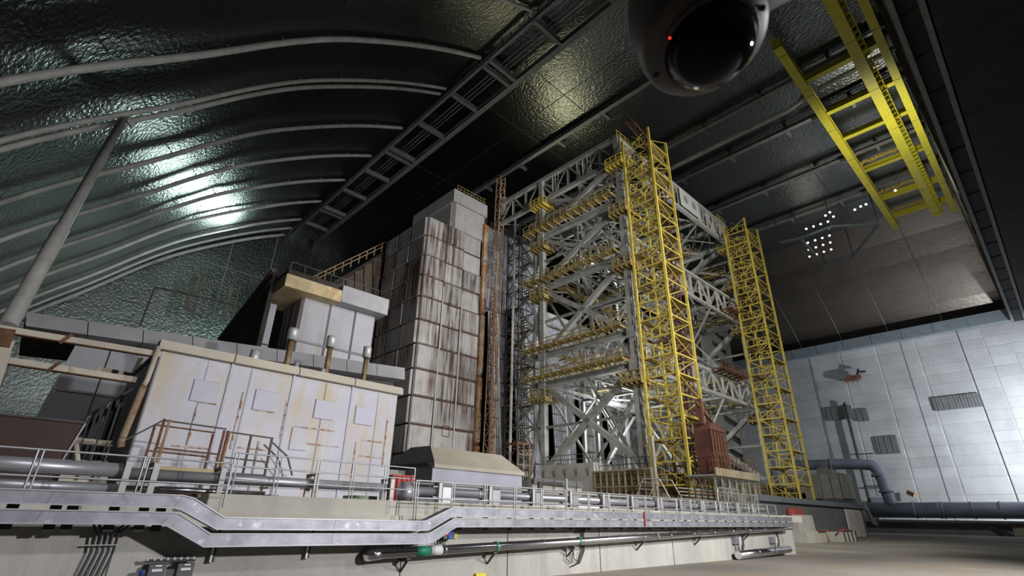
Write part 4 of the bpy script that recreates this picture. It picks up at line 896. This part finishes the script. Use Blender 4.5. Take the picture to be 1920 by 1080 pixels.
sect_pipe('jacketed_pipe', [(10.6, PY, .48), (42, PY, .48)], .13, 'pipe', 'lower long pipe behind the right railing', 3.2, coupler='pipe')
sect_pipe('base_pipe', [(-1.5, 18.4, .18), (12, 18.4, .18)], .16, 'terrace', 'low cream pipe on the terrace below the white building')
sect_pipe('top_bar', [(10.6, PY, 1.08), (42, PY, 1.08)], .05, 'steel', 'thin dark bar running above the right-hand pipes')
xs = [2.35, 2.95, 4.55, 7.25, 9.95]+[12.0+i*1.55*1.6 for i in range(12)]
for i, x in enumerate(xs):
    t = thing('pipe_support', 'pale goal-post pipe support ' + (['left of the white steps, nearest the brown housing', 'under the rusty end of the access platform', 'behind the steps of the access platform', 'before the middle of the white building', 'before the right end of the white building'][i] if i < 5 else 'behind the right-hand railing, ' + ['first', 'second', 'third', 'fourth', 'fifth', 'sixth', 'seventh', 'eighth', 'ninth', 'tenth', 'eleventh', 'twelfth'][i-5]+' from the left'), 'pipe support', (x, PY-.25, 0), 'pipe supports along the terrace' if i < 5 else 'pipe supports behind the right-hand railing')
    piece('post', t, 'steel_light', (x, PY-.28, 0), (x, PY-.28, 1.12), .14, .1); piece('post', t, 'steel_light', (x, PY+.3, 0), (x, PY+.3, 1.12), .14, .1)
    piece('cap', t, 'steel', (x, PY-.32, 1.12), (x, PY+.34, 1.12), .16, .06)
    if i > 4: plate('clamp_box', t, 'pipe', (x+.07, PY-.3, .25), (x+.5, PY-.3, 1.0), (0, -1, 0), .06)
b = MB().box((3.3, 17.2, .2), (4.25, 17.9, .62)); tag(b.build('rusty_box', 'pinkrust'), 'pinkish rusty box under the access platform', 'box')
b = MB().box((9.0, 17.2, .1), (9.95, 17.9, .6)); tag(b.build('green_box', 'greenbox'), 'pale green box under the pipes before the white building', 'box')
b = MB().box((6.4, 18.0, .2), (8.2, 18.5, .5)); tag(b.build('cream_channel', 'creamroof'), 'cream channel block under the pipes', 'block')
for i, x in enumerate((4.6, 4.8)): tag(MB().box((x, 17.3, .1), (x+.1, 17.5, .62)).build('rusty_plate', 'rust'), ('left', 'right')[i]+' small upright rusty plate of the pair beside the pinkish box', 'plate', 'pair of rusty plates')
t = thing('cable_drum_stand', 'grey pump body on a stand at the gap between railings', 'pump', (10.1, 16.4, 0))
MB().lathe([(.02, 0), (.3, .02), (.32, .3), (.22, .4), (.2, .7), (.02, .72)], (10.35, 16.4, .75), (1, 0, 0), 16).build('body', 'pipe', t)
for k in (0, .5): piece('leg', t, 'steel', (10.4+k, 16.4, .1), (10.5+k, 16.4, .6), .08)
tag(MB().box((9.75, 14.84, 1.0), (9.83, 14.88, 1.2)).build('red_tag', 'red'), 'tiny red tag tied to the railing', 'tag')
# cable trays
def ribbon(name, top, bot, label, y0=12.98, y1=13.3, m='galv'):
    t = thing(name, label, 'cable tray', (top[0][0], y0, bot[0][1]), 'galvanised cable trays on the retaining wall'); 
    for i in range(len(top)-1):
        (ax, az), (bx, bz), (cx, cz), (dx, dz) = top[i], top[i+1], bot[i+1], bot[i]
        ln = math.hypot(bx-ax, bz-az); n = max(1, round(ln/2.4))
        for k in range(n):
            f, g = k/n, (k+1)/n-(.006/ln if ln > 1 else 0)
            def lp(a, b, t_): return a+(b-a)*t_
            q = [(lp(ax, bx, f), y0, lp(az, bz, f)), (lp(ax, bx, g), y0, lp(az, bz, g)), (lp(dx, cx, g), y0, lp(dz, cz, g)), (lp(dx, cx, f), y0, lp(dz, cz, f))]
            MB().prism(q, (0, y1-y0, 0)).build('tray_cover', m, t)
        for (px, pz), (qx, qz) in (((ax, az), (bx, bz)), ((dx, dz), (cx, cz))): piece('lip', t, 'rail', (px, y0-.01, pz), (qx, y0-.01, qz), .02, .025)
    return t
ribbon('cable_tray', [(-1.2, .32), (2.95, .31), (3.18, .26), (3.85, -.10), (9.0, -.14), (9.15, -.12), (9.95, .20), (10.1, .24), (37, .27)],
       [(-1.2, .10), (2.85, .07), (3.0, .03), (3.75, -.33), (9.05, -.37), (9.25, -.36), (10.0, -.02), (10.1, .0), (37, .04)], 'upper galvanised cable tray with two bends along the retaining wall')
ribbon('cable_tray', [(-1.2, .0), (2.85, -.02), (2.98, -.04), (3.65, -.42), (9.15, -.46), (9.3, -.43), (10.05, -.09), (10.15, -.05), (37, -.03)],
       [(-1.2, -.22), (2.65, -.24), (2.75, -.27), (3.5, -.64), (3.7, -.68), (9.2, -.70), (9.5, -.60), (10.1, -.30), (37, -.26)][:0] or
       [(-1.2, -.22), (2.70, -.24), (2.82, -.27), (3.58, -.66), (9.25, -.70), (9.45, -.66), (10.15, -.31), (10.25, -.28), (37, -.25)], 'lower galvanised cable tray with two bends along the retaining wall')
t = thing('tray_bracket_row', 'row of dark brackets carrying the cable trays on the wall', 'bracket', (0, 13.5, -.3))
for x in [-.6+.0, .4, 1.0, 1.25, 1.9, 2.4, 2.7]+[10.6+i*1.05 for i in range(26)]: piece('bracket', t, 'black', (x, 13.32, -.38), (x, 13.32, .08), .17, .06); piece('bracket', t, 'steel_dark', (x, 13.33, -.3), (x, 13.7, -.33), .1, .05)
for x in (3.95, 6.1, 8.6): piece('channel_arm', t, 'rail', (x, 13.62, -1.0), (x, 13.62, -.3), .05, .08); piece('channel_arm', t, 'steel_dark', (x+.06, 13.62, -1.0), (x+.06, 13.62, -.3), .03, .06)
tag(MB().bar((20.2, 12.95, -.25), (20.2, 12.95, .3), .08, .03).build('red_mark', 'red'), 'small red strip taped on the cable trays', 'tape')
# bright pipe on the wall
a, b_ = V((7.95, 13.25, -.93)), V((37.2, 13.25, -.33))
t = sect_pipe('bright_pipe', [tuple(a), tuple(b_)], .125, 'shiny', 'long bright metal-jacketed pipe sloping along the retaining wall', 2.0, coupler='shiny')
MB().tube([(7.75, 13.7, -1.0), (7.72, 13.45, -.98), (7.78, 13.3, -.95), (7.97, 13.25, -.93)], .135, 14).build('elbow', 'shiny', t)
d = (b_-a).normalized()
for x, m in ((12.1, 'green'), (16.2, 'green'), (21.5, 'steel')): p = a.lerp(b_, (x-8)/29.2); MB().tube([p-d*.04, p+d*.04], .145, 14).build('clamp', m, t)
p = a.lerp(b_, .045); MB().tube([p-d*.22, p+d*.22], .131, 14).build('green_wrap', 'green', t); p = p+d*.45; MB().tube([p-d*.2, p+d*.2], .131, 14).build('white_label', 'label', t)
for x in (8.9, 12.1, 16, 20.5, 25.5, 31): p = a.lerp(b_, (x-8)/29.2); piece('bracket', t, 'steel_dark', (p.x, 13.25, p.z-.17), (p.x, 13.7, p.z-.2), .12, .06); piece('bracket', t, 'steel_dark', (p.x, 13.3, p.z-.2), (p.x+.05, 13.68, p.z-.5), .05, .05)
sect_pipe('short_bright_pipe', [(29.3, 13.3, -1.62), (36.4, 13.3, -1.5)], .2, 'shiny', 'short thick bright pipe near the floor at the wall end', 2.2, coupler='shiny')
# conduits, boxes
t = thing('conduit_bundle', 'bundle of dark conduits bending down the wall at the lower left', 'cables', (2.2, 13.6, -1.8))
for i in range(5):
    x = 1.72+i*.09; MB().tube([(x+.05+(.15 if i > 2 else -.12), 13.45, -.22), (x+.05, 13.55, -.42), (x+.06, 13.6, -.75), (x-.02, 13.62, -1.2), (x-.06, 13.62, -1.84)], .022, 8).build('conduit', 'cable', t)
for z in (-.62, -1.35): piece('strap', t, 'rail', (1.65, 13.57, z), (2.2, 13.57, z), .03, .02)
t = thing('twin_junction_box', 'two grey junction boxes under a row of clips at the bottom left', 'junction box', (2.75, 13.5, -1.4))
piece('bar', t, 'black', (2.72, 13.52, -.92), (3.62, 13.52, -.94), .06, .05)
for k in range(8): piece('clip', t, 'rail', (2.74+k*.12, 13.48, -.92), (2.74+k*.12, 13.48, -.87), .04, .03)
for x in (2.8, 3.32):
    bx = MB().box((x, 13.45, -1.35), (x+.3, 13.68, -.99)).build('box', 'hopper', t)
    plate('label', bx, 'label', (x+.05, 13.44, -1.12), (x+.24, 13.44, -1.07), (0, -1, 0), .01); plate('label', bx, 'label', (x+.1, 13.44, -1.03), (x+.22, 13.44, -1.0), (0, -1, 0), .01)
MB().lathe([(0, .08), (.05, .08), (.06, 0)], (2.74, 13.5, -1.13), (-1, 0, 0), 12).build('blue_knob', 'blue', t)
t = thing('switch_box', 'small dark blue switch box with red lamp below the tray bend', 'switch box', (10.3, 13.5, -.7))
MB().box((10.15, 13.45, -.62), (10.55, 13.7, -.38)).build('body', 'hopper', t); MB().box((10.3, 13.42, -.6), (10.52, 13.45, -.4)).build('door', 'blue', t)
plate('lamp', t, 'redled', (10.25, 13.44, -.5), (10.29, 13.44, -.45), (0, -1, 0), .02); plate('warning_sign', t, 'yellowlabel', (10.62, 13.66, -.62), (10.82, 13.66, -.48), (0, -1, 0), .02)
for k in range(4): MB().tube([(9.9+k*.09, 13.5, -.3), (9.88+k*.1, 13.6, -.6), (10.0+k*.1, 13.6, -.85), (10.2+k*.05, 13.6, -.62)], .015, 6).build('cable', 'cable', t)
def jbox(x, z, label, s=1):
    t = thing('junction_box', label, 'junction box', (x, 13.5, z), 'grey junction boxes on the retaining wall')
    for k in range(2):
        MB().box((x+k*.42*s, 13.48, z), (x+(k*.42+.27)*s, 13.68, z+.3*s)).build('box', 'steel_light' if k else 'galv', t)
        MB().tube([(x+(k*.42+.1)*s, 13.6, z), (x+(k*.42+.12)*s, 13.6, z-.35*s), (x+(k*.42+.4)*s, 13.6, z-.5*s), (x+(k*.42+.5)*s, 13.6, z-.1*s)], .018*s, 6).build('cable', 'cable', t)
    b = MB()
    for k in range(3): b.tube([(x+(1.05+k*.07)*s, 13.5, -.3), (x+(1.05+k*.07)*s, 13.62, -.5), (x+(1.05+k*.07)*s, 13.62, z-.1), (x+(.85+k*.03)*s, 13.62, z-.5*s), (x+.4*s, 13.62, z-.6*s)], .02*s, 6)
    b.build('cable_loop', 'cable', t)
jbox(15.75, -1.0, 'twin junction boxes with looping cables below the bright pipe, mid wall')
jbox(29.6, -1.1, 'twin junction boxes farther right under the bright pipe', 1.1)
jbox(34.6, -1.15, 'last junction boxes at the right end of the retaining wall', 1.1)
b = MB()
for k in range(6): b.tube([(16.4+k*.07, 13.45, -.05), (16.42+k*.07, 13.62, -.5)], .02, 6)
tag(b.build('tray_cables', 'cable'), 'dark cables dropping out of the lower tray above the junction boxes', 'cables')
tag(MB().tube([(8.6, 13.62, -.72), (8.75, 13.6, -.95), (9.0, 13.58, -1.0), (8.85, 13.6, -.8)], .02, 6).build('cable_loop', 'cable'), 'small loose cable loop under the tray beside the pipe elbow', 'cable')
tag(MB().box((11.6, 13.6, -1.75), (12.0, 13.68, -1.6)).build('yellow_plate', 'yellowlabel'), 'small yellow plate low on the retaining wall at the photo bottom', 'sign')

# ================================================================== RIGHT SIDE
t = thing('block_pallet', 'white concrete blocks with a red heap on top, on the floor at right', 'blocks', (60, 21.5, FZ))
base = P(1490, 1000, 'z', FZ)
for k in range(4): MB().box((63+k*1.0, 21.6, FZ), (63.9+k*1.0, 23.0, FZ+2.6)).build('block', 'whiteblock', t)
MB().prism([(66.95, 21.6, FZ), (68.2, 21.6, FZ), (67.8, 21.6, FZ+2.6), (66.95, 21.6, FZ+2.6)], (0, 1.6, 0)).build('block', 'whiteblock', t)
b = MB(); 
for k in range(8): b.lathe([(.01, .75), (.4, .5), (.55, 0)], (63.4+k*.4, 22.3, FZ+2.6), n=7)
b.build('rag_heap', 'strap', t)
for i, (x, y, l, lb) in enumerate(((59.5, 19.8, 5.6, 'left flat concrete slab with red strap on the floor'), (66.8, 18.9, 5.6, 'right bundle of flat slabs tied with dark straps on the floor'))):
    t = thing('slab_bundle', lb, 'slab', (x, y, FZ), 'flat slabs lying on the floor')
    if i == 0: MB().box((x, y, FZ), (x+l, y+2.4, FZ+1.05)).build('slab', 'whiteblock', t); MB().bar((x+3.4, y-.03, FZ+1.1), (x+l+.4, y-.03, FZ+1.12), .3, .12).build('strap', 'strap', t); MB().tube([(x+l+.1, y-.1, FZ+1.15), (x+l+.35, y-.1, FZ+.6), (x+l+.3, y-.1, FZ)], .12, 8).build('strap', 'fascia_rust', t)
    else:
        for k in range(4): MB().box((x+k*1.4, y, FZ), (x+k*1.4+1.25, y+2.2, FZ+.95)).build('slab', 'whiteblock', t); MB().bar((x+k*1.4+1.3, y-.05, FZ), (x+k*1.4+1.2, y-.05, FZ+1.05), .2, .1).build('strap', 'steel_dark', t)
        MB().tube([(x-.4, y, FZ+1.1), (x+2, y, FZ+1.2), (x+5.4, y+.3, FZ+1.05)], .1, 8).build('strap', 'strap', t)
# low blue-grey beam and wall past the retaining wall
t = thing('barrier_wall', 'pale low wall with blue-grey coping running back at right', 'wall', (58, 23.5, FZ))
MB().box((58, 23.4, FZ), (96, 23.9, 2.0)).build('wall_body', 'patchgrey', t); MB().box((58, 23.1, 2.0), (96.3, 24.1, 2.6)).build('coping', 'trimblue', t)
for x, w_ in ((86.5, 7.5),): plate('pier', t, 'whiteblock', (x, 23.3, FZ), (x+w_, 23.3, 1.8), (0, -1, 0), .2)
MB().tube([(96, 23.5, 2.2), (97.5, 23.2, 2.0), (98, 22.9, .2), (98.4, 22.5, -.2)], .3, 10).build('pipe_end', 'bluepipe', t)
# hut
t = thing('concrete_hut', 'small two-tone concrete hut beneath the blue pipe at right', 'building', (118, 30, 0))
MB().box((118, 31.4, FZ), (125, 41, 8.9)).build('body', 'concrete', t); 
for y0, y1 in ((33, 34.7), (31.4, 32.9)): plate('light_panel', t, 'whiteblock', (117.9, y0, 4.2), (117.9, y1, 8.8), (-1, 0, 0), .2); plate('dark_panel', t, 'trimblue', (117.9, y0, -1), (117.9, y1, 4.1), (-1, 0, 0), .2)
plate('light_panel', t, 'whiteblock', (118, 31.3, 4.2), (121.4, 31.3, 9.0), (0, -1, 0), .3); plate('light_panel', t, 'whiteblock', (121.6, 31.3, 4.2), (124.9, 31.3, 9.0), (0, -1, 0), .3)
plate('dark_panel', t, 'trimblue', (118, 31.3, -1), (124.9, 31.3, 4.1), (0, -1, 0), .3); plate('opening', t, 'black', (117.9, 35, -.5), (117.9, 38.4, 4.3), (-1, 0, 0), .1)
MB().box((118, 38, 2), (119, 47, 5.4)).build('lattice_wall', 'form_rib', t)
for k in range(4): MB().box((119+k*1.6, 34, 8.9), (120+k*1.6, 35.4, 9.9+.5*(k % 2))).build('roof_box', 'steel', t)
# blue-grey pipes
t = thing('blue_pipe', 'thick blue-grey pipe running level along the right wall, with an elbow over the hut', 'pipe', (150, 30, 0))
MB().tube(smooth([(150, 52, 13.6), (150, 33.4, 13.2), (150, 31.2, 12.0), (150, 30.5, 4)], 2), 1.25, 16).build('pipe_run', 'bluepipe', t)
for p, q in (((150, 41, 13.4), (150, 40.6, 13.4)), ((150, 31.5, 10.6), (150, 31.5, 10.1)), ((150, 30.8, 7), (150, 30.8, 6.6))): MB().tube([p, q], 1.5, 16).build('flange', 'trimblue', t)
MB().tube([(150, 35, 2.9), (150, -5, 2.9)], 1.6, 16).build('pipe_run', 'bluepipe', t)
for y in (26.5, 22.2, 21.5, 16.5, 12, 7.6): MB().tube([(150, y, 2.9), (150, y-.35, 2.9)], 1.72, 16).build('band', 'bluepipe', t)
t = thing('low_kerb_wall', 'low grey wall with dark rail below the blue pipe at right', 'wall', (146, 5, FZ))
MB().box((147, -5, FZ), (148, 38, .9)).build('wall_body', 'patchgrey', t); piece('rail', t, 'black', (146.6, 36, .2), (146.6, -5, .2), .5, .5); piece('strut', t, 'black', (146.5, 14.4, .2), (146, 11.2, FZ), .4)
for k in range(5): plate('panel', t, 'form_rib', (146.8, 11-k*3.2, FZ), (146.8, 8-k*3.2, 0), (-1, 0, 0), .2)
t = thing('upright_pipe', 'thin dark green upright pipe fixed to the pale right wall', 'pipe', (166, 38.5, 0)); MB().tube([(166.6, 38.5, 31), (166.6, 38.5, FZ)], .35, 10).build('pipe_run', 'steel_dark', t); piece('bracket', t, 'steel_dark', (166.4, 38.5, 17), (166.4, 34.8, 17), .3)
piece('bracket', t, 'steel_dark', (166.4, 38.5, 9), (166.4, 33, 9), .3); plate('meter_cabinet', t, 'trimblue', (166, 38, 1.8), (166, 33.5, 6.2), (-1, 0, 0), .6)
t = thing('rusty_bracket', 'rusty torn bracket sticking out high on the pale right wall', 'bracket', (166.5, 36, 37))
b = MB()
for k in range(9): b.bar((167.2, 36.6-k*.4, 36.6+.25*(k % 3)), (165.6-.2*(k % 2), 36.3-k*.4, 37.4+.4*(k % 2)), .35, .4)
b.bar((166, 37, 37), (166, 32.8, 37.6), .8, .9).bar((166, 35, 37), (167.85, 35, 37), .5, .5).build('scrap', 'rust', t); piece('hook', t, 'black', (166, 33.6, 38), (166, 32.9, 39.6), .4); piece('hook', t, 'black', (166, 33.4, 38.8), (166, 31.4, 38.6), .4)
tag(MB().bar((166.2, 29.6, 7.4), (165.4, 28.2, 6.6), 1.0, 1.0).build('wall_bracket', 'rust_pale'), 'small dark bracket on the right wall beside the pipe elbow', 'bracket')

# ================================================================== DOME CAMERA close to the viewer
cc = ray(1318, 70).normalized()*.86
ax_ = (ray(1352, 150).normalized()*.86-ray(1285, -60).normalized()*.86); ax_ = (V((.28, .1, -1))).normalized()
t = thing('dome_camera', 'grey dome security camera hanging close to the viewer', 'camera', cc-ax_*.1)
ctr = ray(1320, 72).normalized()*.93
down = (-UP*.86 - fw*.44 + RT*.12).normalized()
down = (V((0, 0, -1))*.93+RT*.14-fw*.28).normalized()
MB().lathe([(.0, -.2), (.05, -.19), (.082, -.15), (.096, -.09), (.1, -.02), (.098, .0), (.092, .012), (.068, .02)], ctr, down, 40).build('housing', 'housing', t)
MB().lathe([(.069*math.cos(a_), .016+.066*math.sin(a_)) for a_ in [k*PI/2/12 for k in range(13)]], ctr, down, 40).build('dome', 'dome', t)
MB().lathe([(.070, .012), (.075, .02), (.075, .026), (.069, .026)], ctr, down, 40).build('ring', 'housing', t)
sx = down.cross(RT).normalized(); sy = down.cross(sx)
for k in range(4):
    a_ = .6+k*PI/2; p = ctr+(sx*math.cos(a_)+sy*math.sin(a_))*.085+down*.012; MB().lathe([(0, .006), (.004, .006), (.005, 0)], p, down, 8).build('screw', 'black', t)
q0 = ctr-down*.06; q1 = q0+RT*.19+UP*.10+fw*.02
MB().tube([q0, q0.lerp(q1, .5), q1], [.05, .042, .04], 16).build('arm', 'hopper', t)
q = ray(1262, 128).normalized()*.735
MB().lathe([(0, .001), (.0013, .0006), (.0014, 0)], ctr+down*.03-RT*.072-fw*.03, -fw, 8).build('red_led', 'redled', t)
